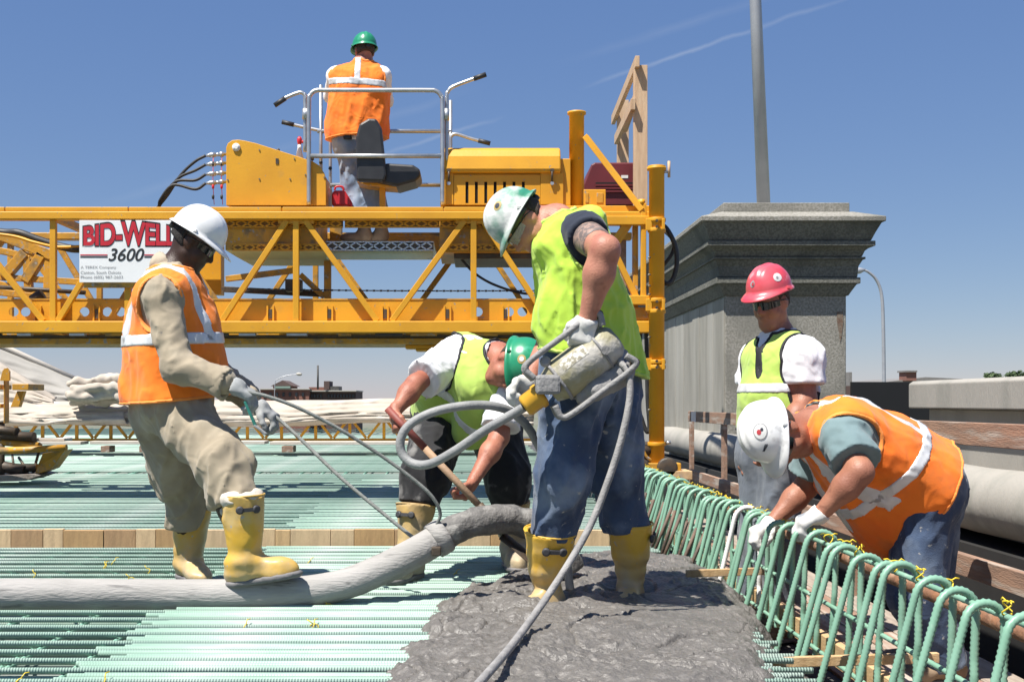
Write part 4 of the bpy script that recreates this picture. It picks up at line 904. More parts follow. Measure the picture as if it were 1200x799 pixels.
# ================================================================== PEOPLE: implicit surfaces meshed with surface nets
def A_(v): return np.array(tuple(v), np.float32)
def nrm(v): v = np.asarray(v, np.float32); return v/(np.linalg.norm(v)+1e-9)
def cone(a, b, r1, r2): return ('c', A_(a), A_(b), float(r1), float(r2))
def ell(c, R3, rad): return ('e', A_(c), np.asarray(R3, np.float32), np.asarray(rad, np.float32))
def rbox(c, R3, h, r): return ('b', A_(c), np.asarray(R3, np.float32), np.asarray(h, np.float32), float(r))
def plane(c, n): return ('p', A_(c), nrm(n))
def inflate(pr, d):
    if pr[0] == 'c': return ('c', pr[1], pr[2], pr[3]+d, pr[4]+d)
    if pr[0] == 'e': return ('e', pr[1], pr[2], pr[3]+d)
    if pr[0] == 'b': return ('b', pr[1], pr[2], pr[3], pr[4]+d)
    return pr
def pd(pr, X):
    k = pr[0]
    if k == 'c':
        a, b, r1, r2 = pr[1:]; pa = X-a; ba = b-a; h = np.clip(pa@ba/(ba@ba+1e-9), 0, 1)
        q = pa-h[:, None]*ba; return np.sqrt((q*q).sum(1))-(r1+(r2-r1)*h)
    if k == 'e':
        q = (X-pr[1])@pr[2].T; u = q/pr[3]; k0 = np.sqrt((u*u).sum(1)); u2 = u/pr[3]; k1 = np.sqrt((u2*u2).sum(1)); return k0*(k0-1)/np.maximum(k1, 1e-6)
    if k == 'b':
        q = np.abs((X-pr[1])@pr[2].T)-pr[3]; return np.sqrt((np.maximum(q, 0)**2).sum(1))+np.minimum(q.max(1), 0)-pr[4]
    if k == 'p': return (X-pr[1])@pr[2]
    if k == 'f': return pr[1](X)
def smin(a, b, k):
    if k <= 0: return np.minimum(a, b)
    h = np.maximum(k-np.abs(a-b), 0)/k; return np.minimum(a, b)-h*h*k*.25
def evals(sh, X, cull=None, blk=None):
    D = np.full(len(X), 10., np.float32); ci = 0
    for (op, k, pr) in sh:
        if op == 'u':
            if cull is not None:
                mk = cull[ci][blk]; ci += 1
                if mk.any(): D[mk] = smin(D[mk], pd(pr, X[mk]), k)
            else: D = smin(D, pd(pr, X), k)
        elif op == 's': D = -smin(-D, pd(pr, X), k)
        elif op == 'i': D = -smin(-D, -pd(pr, X), k)
        elif op == 'd': D = D+pr(X)
    return D
def net(sh, vox, pad=.05):
    lo = np.full(3, 1e9); hi = -lo
    for (op, k, pr) in sh:
        if op != 'u': continue
        if pr[0] == 'c':
            r = max(pr[3], pr[4]); lo = np.minimum(lo, np.minimum(pr[1], pr[2])-r); hi = np.maximum(hi, np.maximum(pr[1], pr[2])+r)
        else:
            r = float(np.max(pr[3])*1.75+(pr[4] if pr[0] == 'b' else 0)); lo = np.minimum(lo, pr[1]-r); hi = np.maximum(hi, pr[1]+r)
    lo = lo-pad; hi = hi+pad; B = 6; nb = np.ceil((hi-lo)/(vox*B)).astype(int)+1
    ii = np.stack(np.meshgrid(*[np.arange(n) for n in nb], indexing='ij'), -1).reshape(-1, 3)
    cen = (lo+(ii*B+(B-1)/2)*vox).astype(np.float32); Dc = evals(sh, cen); diag = B*vox*.87
    keep = np.abs(Dc) < diag*1.25+.03
    kb = ii[keep]; kc = cen[keep]; kD = Dc[keep]
    cull = [(pd(pr, kc) < kD+2*diag+k+.05) for (op, k, pr) in sh if op == 'u']
    off = np.stack(np.meshgrid(*[np.arange(B)]*3, indexing='ij'), -1).reshape(-1, 3)
    gi = (kb[:, None]*B+off[None]).reshape(-1, 3); blk = np.repeat(np.arange(len(kb)), B**3)
    Df = evals(sh, (lo+gi*vox).astype(np.float32), cull, blk)
    F = np.repeat(np.repeat(np.repeat(np.where(Dc < 0, -1., 1.).astype(np.float32).reshape(nb), B, 0), B, 1), B, 2)
    F[gi[:, 0], gi[:, 1], gi[:, 2]] = Df
    S = F < 0; n = F.shape
    cnt = np.zeros([k-1 for k in n], np.int8)
    for dx in (0, 1):
        for dy in (0, 1):
            for dz in (0, 1): cnt += S[dx:n[0]-1+dx, dy:n[1]-1+dy, dz:n[2]-1+dz]
    ac = np.argwhere((cnt > 0) & (cnt < 8)); cid = np.full(cnt.shape, -1, np.int32); cid[tuple(ac.T)] = np.arange(len(ac))
    pos = np.zeros((len(ac), 3)); num = np.zeros(len(ac))
    cor = [np.array(c) for c in ((0,0,0),(1,0,0),(0,1,0),(1,1,0),(0,0,1),(1,0,1),(0,1,1),(1,1,1))]
    val = [F[tuple((ac+c).T)] for c in cor]
    for a, b in ((0,1),(2,3),(4,5),(6,7),(0,2),(1,3),(4,6),(5,7),(0,4),(1,5),(2,6),(3,7)):
        va, vb = val[a], val[b]; m = (va < 0) != (vb < 0); t = va[m]/(va[m]-vb[m])
        pos[m] += cor[a]+t[:, None]*(cor[b]-cor[a]); num[m] += 1
    V = lo+(ac+pos/num[:, None])*vox
    quads = []
    for ax in range(3):
        s0 = [slice(1, -1)]*3; s1 = [slice(1, -1)]*3; s0[ax] = slice(0, -1); s1[ax] = slice(1, None)
        a = S[tuple(s0)]; b = S[tuple(s1)]; e = np.argwhere(a != b); flip = a[tuple(e.T)]
        base = e+np.array([0 if k == ax else 1 for k in range(3)])
        u, v = [(1, 2), (2, 0), (0, 1)][ax]; q = []
        for du, dv in ((-1, -1), (0, -1), (0, 0), (-1, 0)):
            c = base.copy(); c[:, u] += du; c[:, v] += dv; q.append(cid[tuple(c.T)])
        q = np.stack(q, 1); q[~flip] = q[~flip][:, ::-1]; quads.append(q)
    Qd = np.concatenate(quads); Qd = Qd[(Qd >= 0).all(1)]
    return V, Qd
def pieces(V, Qd, least=60):
    """connected pieces of a quad mesh"""
    lab = np.arange(len(V)); E2 = np.concatenate([Qd[:, [0, 1]], Qd[:, [1, 2]], Qd[:, [2, 3]], Qd[:, [3, 0]]])
    while True:
        l0 = lab.copy(); m = np.minimum(lab[E2[:, 0]], lab[E2[:, 1]]); np.minimum.at(lab, E2[:, 0], m); np.minimum.at(lab, E2[:, 1], m); lab = lab[lab]
        if (lab == l0).all(): break
    out_ = []
    for l in np.unique(lab):
        keep = lab == l
        if keep.sum() < least: continue
        new = np.cumsum(keep)-1; out_.append((V[keep], new[Qd[keep[Qd[:, 0]]]]))
    return out_
def sdf_parts(name, sh, vox, mt, root):
    for V, Qd in pieces(*net(sh, vox)): link(name, npmesh(name, V-np.array(tuple(WORG[root])), Qd), mt, root)
def sdf_obj(name, sh, vox, mt, root, relax=1):
    V, Qd = net(sh, vox)
    if len(Qd) == 0: return None
    for _ in range(relax):         # one pass of neighbour averaging takes the grid steps out
        acc = np.zeros_like(V); c = np.zeros(len(V))
        for k in range(4):
            a, b = Qd[:, k], Qd[:, (k+1) % 4]
            for q in range(3): acc[:, q] += np.bincount(a, V[b, q], len(V)) + np.bincount(b, V[a, q], len(V))
            c += np.bincount(a, minlength=len(V)) + np.bincount(b, minlength=len(V))
        V = V*.5 + acc/c[:, None]*.5
    return link(name, npmesh(name, V-np.array(tuple(WORG[root])), Qd), mt, root)
def U(prs, k=.03): return [('u', k, p) for p in prs]
def wrinkle(amp, freq, seed, axis=None, sq=.45, bias=.5):
    """cloth folds: ridged noise, squeezed along an axis so folds run along it"""
    ax = nrm(axis) if axis is not None else None
    def f(X):
        q = X*freq
        if ax is not None: q = q - np.outer(q@ax, ax)*(1-sq)
        wv = vnoise(q*.6, seed+5)[:, None]*1.3
        n = (1-np.abs(2*vnoise(q+wv, seed)-1))**1.8; n2 = (1-np.abs(2*vnoise(q*2.1+wv*1.7, seed+1)-1))**1.6
        return (-(n-bias)*amp - (n2-bias)*amp*.4).astype(np.float32)
    return ('d', 0, f)
# ---- skin, cloth, boot materials
def skin(nm, c, c2): return mat(nm, c, .5, col2=c2, nscale=11, ndet=8, spec=.4, bump=.22, bscale=150, dirt=tuple(x*.72 for x in c2), dirt_scale=24, dirt_lo=.55, dirt_hi=.75)
SK_DARK = skin('skin_dark', (.045, .022, .014), (.032, .016, .010)); SK_A = skin('skin_sunburnt', (.46, .21, .14), (.36, .14, .095)); SK_B = skin('skin_tanned', (.36, .16, .10), (.27, .11, .07)); SK_C = skin('skin_ruddy', (.40, .165, .105), (.31, .11, .07))
def fabric(nm, c, c2=None, rough=.85, sc_=6, bump=.12, bs=260, dirt=None, **k): return mat(nm, c, rough, col2=c2 or tuple(x*.86 for x in c), nscale=sc_, ndet=5, sheen=.15, bump=bump, bscale=bs, spec=.25, dirt=dirt, crease=.5, cscale=10, **k)
ORANGE = fabric('hi_vis_orange', (.93, .235, .022), (.88, .19, .018)); ORANGE2 = fabric('hi_vis_orange_soiled', (.92, .22, .022), (.86, .17, .018), dirt=(.7, .17, .03), dirt_scale=7)
LIME = fabric('hi_vis_lime', (.44, .66, .07), (.38, .58, .06)); LIMED = fabric('hi_vis_lime_mesh', (.44, .60, .13), (.37, .53, .10))
REFL = mat('reflective_tape', (.66, .67, .68), .35, .1, col2=(.56, .57, .58), nscale=14, bump=.1, bscale=200)
KHAKI = fabric('khaki_cotton', (.34, .285, .205), (.275, .23, .165), dirt=(.40, .345, .26), dirt_scale=4, spat=((.20, .18, .15), 20, .70, .76)); 
WHITE = fabric('white_cotton', (.78, .78, .80), (.70, .70, .73)); TEAL = fabric('grey_teal_cotton', (.16, .23, .24), (.13, .19, .20)); NAVY = fabric('navy_cotton', (.015, .02, .035), (.022, .028, .045))
JEAN = fabric('worn_blue_denim', (.062, .095, .165), (.034, .053, .10), sc_=5, bump=.3, bs=220, spat=((.34, .34, .33), 30, .68, .73), dirt=(.20, .25, .32), dirt_scale=4, dirt_lo=.5, dirt_hi=.7); JEANL = fabric('pale_denim', (.24, .31, .42), (.17, .23, .33), bump=.3, dirt=(.34, .40, .48), dirt_scale=5); JEANG = fabric('grey_denim', (.15, .17, .20), (.10, .115, .14), bump=.3, dirt=(.26, .27, .29), dirt_scale=4)
BLACKP = fabric('black_work_trousers', (.014, .014, .016), (.02, .02, .022), dirt=(.16, .155, .15), dirt_scale=6, dirt_lo=.60, dirt_hi=.68)
GLOVE = fabric('grey_work_glove', (.34, .35, .35), (.24, .25, .25), dirt=(.20, .21, .22), dirt_scale=12); GLOVEW = fabric('white_knit_glove', (.66, .65, .62), (.52, .51, .48), dirt=(.22, .24, .27), dirt_scale=9, dirt_lo=.56, dirt_hi=.66); GLOVEB = fabric('blue_palm_glove', (.05, .09, .22), (.04, .07, .16))
TEALG = fabric('teal_glove_cuff', (.03, .20, .16), (.02, .15, .12))
BOOTY = mat('yellow_rubber_boot', (.66, .40, .045), .42, col2=(.58, .33, .04), nscale=5, zdirt=((.40, .33, .23), -.02, .26), bump=.1, bscale=60, dirt=(.55, .43, .22), dirt_scale=5, dirt_lo=.5, dirt_hi=.7, spec=.45, spat=((.38, .35, .30), 34, .66, .70))
BOOTT = mat('dusty_tan_rubber_boot', (.50, .34, .13), .6, col2=(.42, .29, .13), nscale=6, zdirt=((.33, .29, .24), 0, .3), bump=.15, bscale=60, dirt=(.58, .38, .08), dirt_scale=5)
SOLE = mat('dusty_boot_sole', (.20, .19, .19), .8, col2=(.13, .125, .13), nscale=14); BUCK = mat('black_buckle_rubber', (.045, .045, .05), .6)
LEATH = mat('tan_leather', (.28, .20, .13), .7, col2=(.20, .14, .09), nscale=9, bump=.2)
HAIR = mat('short_brown_hair', (.035, .022, .015), .8, col2=(.06, .04, .028), nscale=120, bump=.6, bscale=220); HAIRB = mat('black_hair', (.012, .01, .009), .8, bump=.6, bscale=220)
GLASS = mat('dark_lens', (.01, .01, .012), .08, spec=.8); CLEAR = mat('clear_lens', (.55, .58, .58), .08, spec=.8, alpha=.28); FRAMEM = mat('spectacle_frame', (.02, .02, .02), .4)
def hatmat(nm, c, c2, d): return mat(nm, c, .32, col2=c2, nscale=9, dirt=d, dirt_scale=16, dirt_lo=.60, dirt_hi=.70, coat=.25, bump=.06, bscale=40)
HATW = hatmat('white_hat_shell', (.78, .78, .77), (.72, .72, .71), (.55, .55, .54)); HATG = hatmat('green_hat_shell', (.02, .26, .13), (.018, .22, .11), (.05, .33, .2)); HATP = hatmat('red_hat_shell', (.60, .05, .075), (.66, .13, .15), (.72, .30, .31))
HATGW = mat('green_hat_splashed', (.03, .24, .15), .45, col2=(.03, .20, .12), nscale=9, dirt=(.62, .63, .60), dirt_scale=6, dirt_lo=.42, dirt_hi=.56, bump=.2, bscale=50)
STK1 = mat('sticker_white', (.75, .75, .73), .5); STK2 = mat('sticker_red', (.5, .05, .06), .5); STK3 = mat('sticker_gold', (.45, .33, .12), .5); STK4 = mat('sticker_dark', (.03, .035, .05), .5)
# ---- anatomy pieces (lists of primitives)
def hand_prims(W, d, n, thumb, curl=(.5, .6, .4), tcurl=.5, sc_=1., fat=0., spread=0.):
    d = nrm(d); n = np.asarray(n, np.float32); n = nrm(n-d*(n@d)); s = np.cross(d, n); s = s if s@np.asarray(thumb, np.float32) > 0 else -s
    W = A_(W); o = []; Rm = np.stack([d, s, n])
    o.append(rbox(W+d*.052*sc_, Rm, np.array([.036, .030, .004])*sc_, .011*sc_+fat))
    o.append(cone(W-d*.02*sc_, W+d*.03*sc_, .026*sc_+fat, .028*sc_+fat))
    Ls = (.92, 1.03, .96, .76); rs = (.0094, .0096, .0092, .0082)
    for i in range(4):
        b = W+d*(.094-.006*abs(i-1.2))*sc_+s*(.031-.0205*i)*sc_; ang = curl[0]*(1+.06*i); dd = d+s*spread*(1.5-i)*.3
        for j, L in enumerate((.044, .027, .021)):
            v = nrm(dd*math.cos(ang)+n*math.sin(ang)); e = b+v*L*Ls[i]*sc_; r = rs[i]*sc_*(1-.10*j)
            o.append(cone(b, e, r+fat, r*.93+fat)); b = e; ang += curl[min(j+1, 2)]
    b = W+d*.022*sc_+s*.026*sc_+n*.006*sc_; v = nrm(d*.62+s*.72+n*.35)
    for j, L in enumerate((.042, .032, .026)):
        e = b+v*L*sc_; r = (.0155, .0112, .0100)[j]*sc_; o.append(cone(b, e, r+fat, r*.88+fat)); b = e
        v = nrm(v*math.cos(tcurl)+nrm(d*.7-s*.75+n*.55)*math.sin(tcurl))
    return o
class Head:
    def __init__(s, c, f, u, sc_=1.):
        s.c = A_(c); s.f = nrm(f); u = np.asarray(u, np.float32); s.u = nrm(u-s.f*(u@s.f)); s.s = np.cross(s.f, s.u); s.k = sc_; s.R = np.stack([s.f, s.s, s.u])
    def p(s, f, r, u): return s.c+(s.f*f+s.s*r+s.u*u)*s.k
    def prims(s):
        k = s.k; e = lambda f, r, u, rad: ell(s.p(f, r, u), s.R, np.array(rad)*k); c = lambda a, b, r1, r2: cone(s.p(*a), s.p(*b), r1*k, r2*k)
        o = U([e(-.008, 0, .032, (.098, .077, .094)), e(.028, 0, -.045, (.066, .060, .082))], .04)
        o += U([c((.055, -.012, -.112), (.055, .012, -.112), .027, .027), c((.0, .052, -.07), (.05, .022, -.112), .02, .02), c((.0, -.052, -.07), (.05, -.022, -.112), .02, .02)], .03)
        o += U([c((.076, -.03, .022), (.076, .03, .022), .017, .017), c((.062, .04, -.038), (.05, .05, -.05), .02, .018), c((.062, -.04, -.038), (.05, -.05, -.05), .02, .018)], .025)
        for q in (1, -1): o.append(('s', .012, e(.092, q*.031, -.004, (.014, .018, .011))))
        o += U([c((.086, 0, .008), (.108, 0, -.038), .009, .0125)], .014) + U([e(.096, .013, -.043, (.012, .009, .009)), e(.096, -.013, -.043, (.012, .009, .009))], .010)
        o += U([e(.080, q*.031, -.006, (.0125, .0135, .0115)) for q in (1, -1)], .004)
        o += U([e(.083, 0, -.071, (.015, .026, .0065)), e(.081, 0, -.083, (.015, .023, .0075))], .006)
        for q in (1, -1): o += U([e(-.012, q*.079, -.012, (.024, .009, .031)), c((-.004, q*.08, -.03), (.0, q*.072, -.04), .008, .007)], .008)
        return o
    def neck(s, base, r=.057): return U([cone(s.p(-.022, 0, -.045), A_(base), r*s.k, r*1.08)], .045)
    def hair(s, low=-.055, mt=HAIR, root=None, front=.02, infl=.006):
        sh = U([ell(s.p(-.008, 0, .032), s.R, np.array((.098, .077, .094))*s.k+infl), ell(s.p(-.02, 0, -.01), s.R, np.array((.082, .072, .07))*s.k+infl)], .03)
        sh += [('i', .004, plane(s.p(0, 0, low), -s.u-s.f*.35)), ('i', .004, plane(s.p(front, 0, 0), s.f*1.0-s.u*.45))]
        for q in (1, -1): sh.append(('s', .004, ell(s.p(-.005, q*.079, -.012), s.R, (.03, .02, .036))))
        sh.append(('d', 0, lambda X: (-(vnoise(X*220, 3)-.5)*.004).astype(np.float32)))
        return sdf_obj('hair', sh, .0065, mt, root)
    def glasses(s, root, lens, frame=True):
        g = MB(); n = 14; vs = []; k = s.k
        for off in (0, .002):
            for i in range(n+1):
                a = R(-68+136*i/n); rf, rs_ = .112+off, .083+off; nose = math.exp(-((a)/.12)**2)*.014
                for t in range(4):
                    uu = (.016-.010*abs(a)/1.2, .006, -.012, -.028+.010*(abs(a)/1.2)**2+nose)[t]
                    vs.append(Vector(s.p(-.008+rf*math.cos(a)*.98, rs_*math.sin(a), uu)))
        m_ = 4*(n+1); fs = []
        for i in range(n):
            for t in range(3):
                q = (i*4+t, i*4+t+1, i*4+5+t, i*4+4+t); fs.append(q); fs.append(tuple(m_+x for x in reversed(q)))
        g.add(vs, fs, True); o = g.build('safety_glasses', lens, root)
        fr = MB()
        for q in (1, -1): fr.tube(spline([s.p(-.008+.112*math.cos(1.187), q*.083*math.sin(1.187), .006), s.p(.0, q*.086, .004), s.p(-.03, q*.083, -.006)], 4), .0032*k, 6)
        fr.tube([Vector(s.p(-.008+.1135*math.cos(a)*.98, .0845*math.sin(a), .0165-.010*abs(a)/1.2)) for a in [R(-68+136*i/14) for i in range(15)]], .0026*k, 6)
        fr.build('frame', FRAMEM, o); return o
    def hat(s, root, mt, stickers=(), tilt=0., lift=.012, visor=.048, brim=.014, scuff=None):
        """hard hat: ridged dome, rim lip, peak; inner shell and headband"""
        k = s.k; f = s.f*math.cos(tilt)-s.u*math.sin(tilt); u = s.u*math.cos(tilt)+s.f*math.sin(tilt); sd = s.s; c = s.p(-.004, 0, .030+lift)
        a_, b_, h_ = .128*k, .108*k, .122*k; nu, nv = 56, 18
        def dome(th, ph, off=0.):
            ct, st_ = math.cos(th), math.sin(th); rr_ = math.sin(ph)**.86; zz = math.cos(ph)
            x, y, z = (a_+off)*rr_*ct, (b_+off)*rr_*st_, (h_+off)*zz
            rid = .007*math.exp(-(y/.013)**2) + .004*(math.exp(-((y-.036)/.010)**2)+math.exp(-((y+.036)/.010)**2)); rid *= min(1, max(0, (zz-.18)/.3))*k
            return x, y, z+rid
        vs = []; fs = []
        def row(fn):
            i0 = len(vs)
            for i in range(nu):
                x, y, z = fn(2*math.pi*i/nu); vs.append(Vector(c+f*x+sd*y+u*z))
            return i0
        rows = [row(lambda th, j=j: dome(th, max(.02, j/nv*math.pi/2))) for j in range(nv+1)]
        def lip(th, o, dz):
            e = brim+visor*max(0, math.cos(th))**2.2; return (a_+e*o)*math.cos(th), (b_+e*o*.9)*math.sin(th), dz-.016*o*max(0, math.cos(th))**2-.004*o
        rows.append(row(lambda th: lip(th, .5, -.004))); rows.append(row(lambda th: lip(th, 1, -.010))); rows.append(row(lambda th: lip(th, 1, -.0145))); rows.append(row(lambda th: lip(th, .35, -.012)))
        rows += [row(lambda th, j=j: dome(th, max(.02, j/nv*math.pi/2), -.005)) for j in range(nv, -1, -3)]
        for r0, r1 in zip(rows, rows[1:]):
            for i in range(nu): fs.append((r0+i, r0+(i+1) % nu, r1+(i+1) % nu, r1+i))
        for r0, rev in ((rows[0], 1), (rows[-1], 0)): fs.append(tuple(r0+i for i in (range(nu-1, -1, -1) if rev else range(nu))))
        H = MB().add(vs, fs, True).build('hard_hat', mt, root)
        bd = MB(); n = 40; bv = []
        for off in (-.008, -.011):
            for i in range(n):
                th = 2*math.pi*i/n
                for dz in (.022, -.022): bv.append(Vector(c+f*(a_+off-.014)*math.cos(th)+sd*(b_+off-.014)*math.sin(th)+u*(dz-.010)))
        bf = []
        for i in range(n):
            j = (i+1) % n; bf += [(2*i, 2*j, 2*j+1, 2*i+1), (2*n+2*i, 2*n+2*i+1, 2*n+2*j+1, 2*n+2*j), (2*i+1, 2*j+1, 2*n+2*j+1, 2*n+2*i+1), (2*i, 2*n+2*i, 2*n+2*j, 2*j)]
        bd.add(bv, bf, True); bd.build('headband', FRAMEM, H)
        bk_ = c-f*(a_-.012)-u*.03; MB().lathe([(.016, -.012), (.016, .012)], Vector(bk_), Vector(f), 12).build('ratchet_knob', FRAMEM, H)
        for q in (1, -1): MB().box(Vector(c+sd*q*(b_+.004)-u*.004)-Vector((.009, .009, .006)), Vector(c+sd*q*(b_+.004)-u*.004)+Vector((.009, .009, .008))).build('slot_cap', mt, H, .003)
        for (th, ph, rad, sm, nm) in stickers:
            n2 = 20; sv = [Vector(c+f*0)]; 
            def at(dt, dp):
                x, y, z = dome(R(th)+dt/math.sin(R(ph)), R(ph)+dp, .0012 if nm != 'emblem' else .0026 if rad < .02 else .0018); return Vector(c+f*x+sd*y+u*z)
            if nm == 'scribble':      # signature in black marker
                pts_ = [at(.16*(q/40-.5)*2*.9+.02*math.sin(q*1.9), .055*math.sin(q*.9+.4)*(1-q/70)+.012*math.sin(q*2.7)) for q in range(41)]
                MB().tube(spline(pts_, 2), .0013, 5).build(nm, sm, H); continue
            sv = [at(0, 0)]; rings = 3
            for q in range(1, rings+1):
                for i in range(n2): sv.append(at(rad*q/rings/.115*math.cos(2*math.pi*i/n2), rad*q/rings/.115*math.sin(2*math.pi*i/n2)))
            sf = [(0, 1+i, 1+(i+1) % n2) for i in range(n2)]
            for q in range(rings-1): sf += [(1+q*n2+i, 1+(q+1)*n2+i, 1+(q+1)*n2+(i+1) % n2, 1+q*n2+(i+1) % n2) for i in range(n2)]
            MB().add(sv, sf, True).build(nm, sm, H)
        return H
def boot(root, ankle, toe, top, mt, sole=0., r0=.057, r1=.074, seed=0, buckle=None, rim=True, open_=.02, L=.30):
    """rubber boot: ankle = point over the heel at ankle height, sole = z of the ground under it"""
    a = A_(ankle); t = nrm(np.array([toe[0], toe[1], 0])); tz = toe[2] if len(toe) > 2 else 0.; tp = A_(top); up = np.array([0, 0, 1], np.float32)
    if tz: t = nrm(t+up*tz); up = nrm(up-t*(up@t))
    s = np.cross(t, up); Rm = np.stack([t, s, up]); g = a.copy(); g = g-up*(a[2]-sole)      # ground point under the ankle
    ax = nrm(tp-a)
    sh = U([cone(a+up*.0, tp, r0, r1), ell(g-t*.035+up*.055, Rm, (.06, .044, .062)), cone(g+t*.0+up*.075, g+t*.13+up*.042, .052, .045), ell(g+t*.155+up*.036, Rm, (.075, .050, .044))], .05)
    sh += [('i', .006, plane(g+up*.004, -up)), ('i', .003, plane(tp-ax*.002, ax))]
    sh.append(wrinkle(.009, 9, seed, None, 1.)); sh.append(('d', 0, lambda X: (.004*np.sin((X@ax)*75)*np.exp(-(((X-a)@ax)/.06)**2)).astype(np.float32)))
    sh += [('s', .003, cone(tp-ax*.022, tp+ax*.1, r1-.020, r1-.017))]
    o = sdf_obj('boot', sh, .007, mt, root)
    ss = U([ell(g-t*.035+up*.02, Rm, (.066, .050, .05)), cone(g+up*.02, g+t*.13+up*.02, .048, .051), ell(g+t*.155+up*.02, Rm, (.082, .056, .045))], .04)
    ss += [('i', .004, plane(g+up*.026, up)), ('i', .004, plane(g-up*.002, -up))]
    sdf_obj('sole', ss, .009, SOLE, o)
    bw = MB()
    if buckle is not None:
        bd = nrm(np.asarray(buckle, np.float32)); bd = nrm(bd-ax*(bd@ax)); sx = np.cross(ax, bd); c = tp-ax*.055; rr_ = r1+.003
        for q in (-.034, .034): bw.lathe([(.017, -.003), (.017, .005), (.010, .008)], Vector(c+sx*q+bd*math.sqrt(rr_**2-q*q)), Vector(bd+sx*q*8), 14)
        bw.beam(Vector(c-sx*.03+bd*(rr_-.004)), Vector(c+sx*.03+bd*(rr_-.004)), .012, .016, Vector(ax)); bw.build('buckle', BUCK, o)
    if rim:
        x_, d_, u_ = frame(Vector(ax)); MB().tube([Vector(tp)+x_*(math.cos(q)*(r1-.002))+u_*(math.sin(q)*(r1-.002)) for q in [i*math.pi/12 for i in range(25)]], .0042, 6, False).build('rim', mt, o)
    return o
def torso_prims(J, w=1., infl=0., belly=0.):
    """J: neck, chest, belly, pelvis, shL, shR, hipL, hipR"""
    nb, ch, be, pv = (A_(J[k]) for k in ('neck', 'chest', 'belly', 'pelvis')); sl, sr, hl, hr = (A_(J[k]) for k in ('shL', 'shR', 'hipL', 'hipR'))
    up = nrm(nb-pv); sd = nrm(sl-sr); fr = nrm(np.cross(up, sd)) if True else 0
    fr = J['front'] if 'front' in J else fr; fr = nrm(np.asarray(fr, np.float32)-up*(np.asarray(fr, np.float32)@up)); o = []
    for s_, h_ in ((sl, hl), (sr, hr)):
        si = ch+(s_-(sl+sr)/2)*.68; bi = be+(h_-(hl+hr)/2)*.95
        o += [cone(si, bi, .098*w+infl, .098*w+infl), cone(bi, h_, .100*w+infl, .108*w+infl), cone(s_*.93+nb*.07, nb, .058+infl*.7, .054+infl*.5)]
    o += [cone(ch+fr*.012, be+fr*(.012+belly), .118*w+infl, .118*w+infl+belly*.4), cone(be+fr*(.012+belly), pv, .118*w+infl+belly*.4, .115*w+infl), cone(nb, ch, .062+infl*.5, .105*w+infl)]
    return o
def arm_prims(sh_, el, wr, k=1., infl=0.):
    sh_, el, wr = A_(sh_), A_(el), A_(wr); m = el*.65+wr*.35
    return [ell(sh_, np.eye(3), np.array((.064,)*3)*k+infl), cone(sh_, el, .054*k+infl, .042*k+infl), cone(el, m, .043*k+infl, .045*k+infl), cone(m, wr, .045*k+infl, .028*k+infl)]
def leg_prims(h, kn, an, k=1., infl=0.):
    h, kn, an = A_(h), A_(kn), A_(an); return [cone(h, kn, .092*k+infl, .062*k+infl), cone(kn, kn*.6+an*.4, .060*k+infl, .060*k+infl), cone(kn*.6+an*.4, an, .058*k+infl, .042*k+infl)]
def person(J, skin_m, head, hands, w=1., armk=1., belly=0., label=''):
    g = Vector(J['base']); root = empty('person', g, label, 'person'); root['group'] = 'workers on the bridge deck'
    sh = U(torso_prims(J, w, -.004, belly), .06)
    for q in 'LR':
        if 'el'+q in J: sh += U(arm_prims(J['sh'+q], J['el'+q], J['wr'+q], armk), .035)
        sh += U(leg_prims(J['hip'+q], J['kn'+q], J['an'+q], .92), .05)
        if 'wr'+q in J and q in hands: sh += U(hand_prims(J['wr'+q], *hands[q]), .011)
    sh += head.neck(J['neck'])+head.prims()
    sdf_obj('body', sh, .0075, skin_m, root, 1)
    return root
def trousers(root, J, mt, k=1., infl=.022, waist=None, cuff=None, amp=.016, seed=1, w=1., voxel=.0088, extra=()):
    sh = []
    pv = A_(J['pelvis']); be = A_(J['belly']); up = nrm(be-pv); wz = waist if waist is not None else .12
    sh += U([cone(J['hipL'], J['hipR'], .112*w+infl*.6, .112*w+infl*.6), cone(pv, pv+up*.12, .12*w+infl*.6, .118*w+infl*.6)]+[inflate(p, infl*.6) for p in torso_prims(J, w)[1::3][:2]], .05)
    for q in 'LR':
        c = cuff[q] if cuff else 1.; kn, an = A_(J['kn'+q]), A_(J['an'+q]); e = kn+(an-kn)*c
        sh += U([cone(J['hip'+q], kn, .094*k+infl, .068*k+infl), cone(kn, e, .068*k+infl, .064*k+infl)], .05)
    sh += U(list(extra), .04)
    sh.append(wrinkle(amp, 10, seed, (.35, .1, 1), .30)); sh.append(wrinkle(amp*.4, 19, seed+3, (-.5, .1, 1), .35))
    if wz < 5: sh.append(('i', .01, plane(pv+up*wz, up)))
    for q in 'LR':
        if cuff:
            kn, an = A_(J['kn'+q]), A_(J['an'+q]); d = nrm(an-kn); e = kn+(an-kn)*cuff[q]
            sh.append(('s', .006, rbox(e+d*.5+0*d, np.stack(frame_np(d)), (.5, .16, .16), .0)))
    return sdf_obj('trousers', sh, voxel, mt, root)
def frame_np(d):
    d = nrm(d); u = np.array([0, 0, 1.]) if abs(d[2]) < .9 else np.array([0, 1., 0]); s = nrm(np.cross(d, u)); return [d, s, np.cross(s, d)]
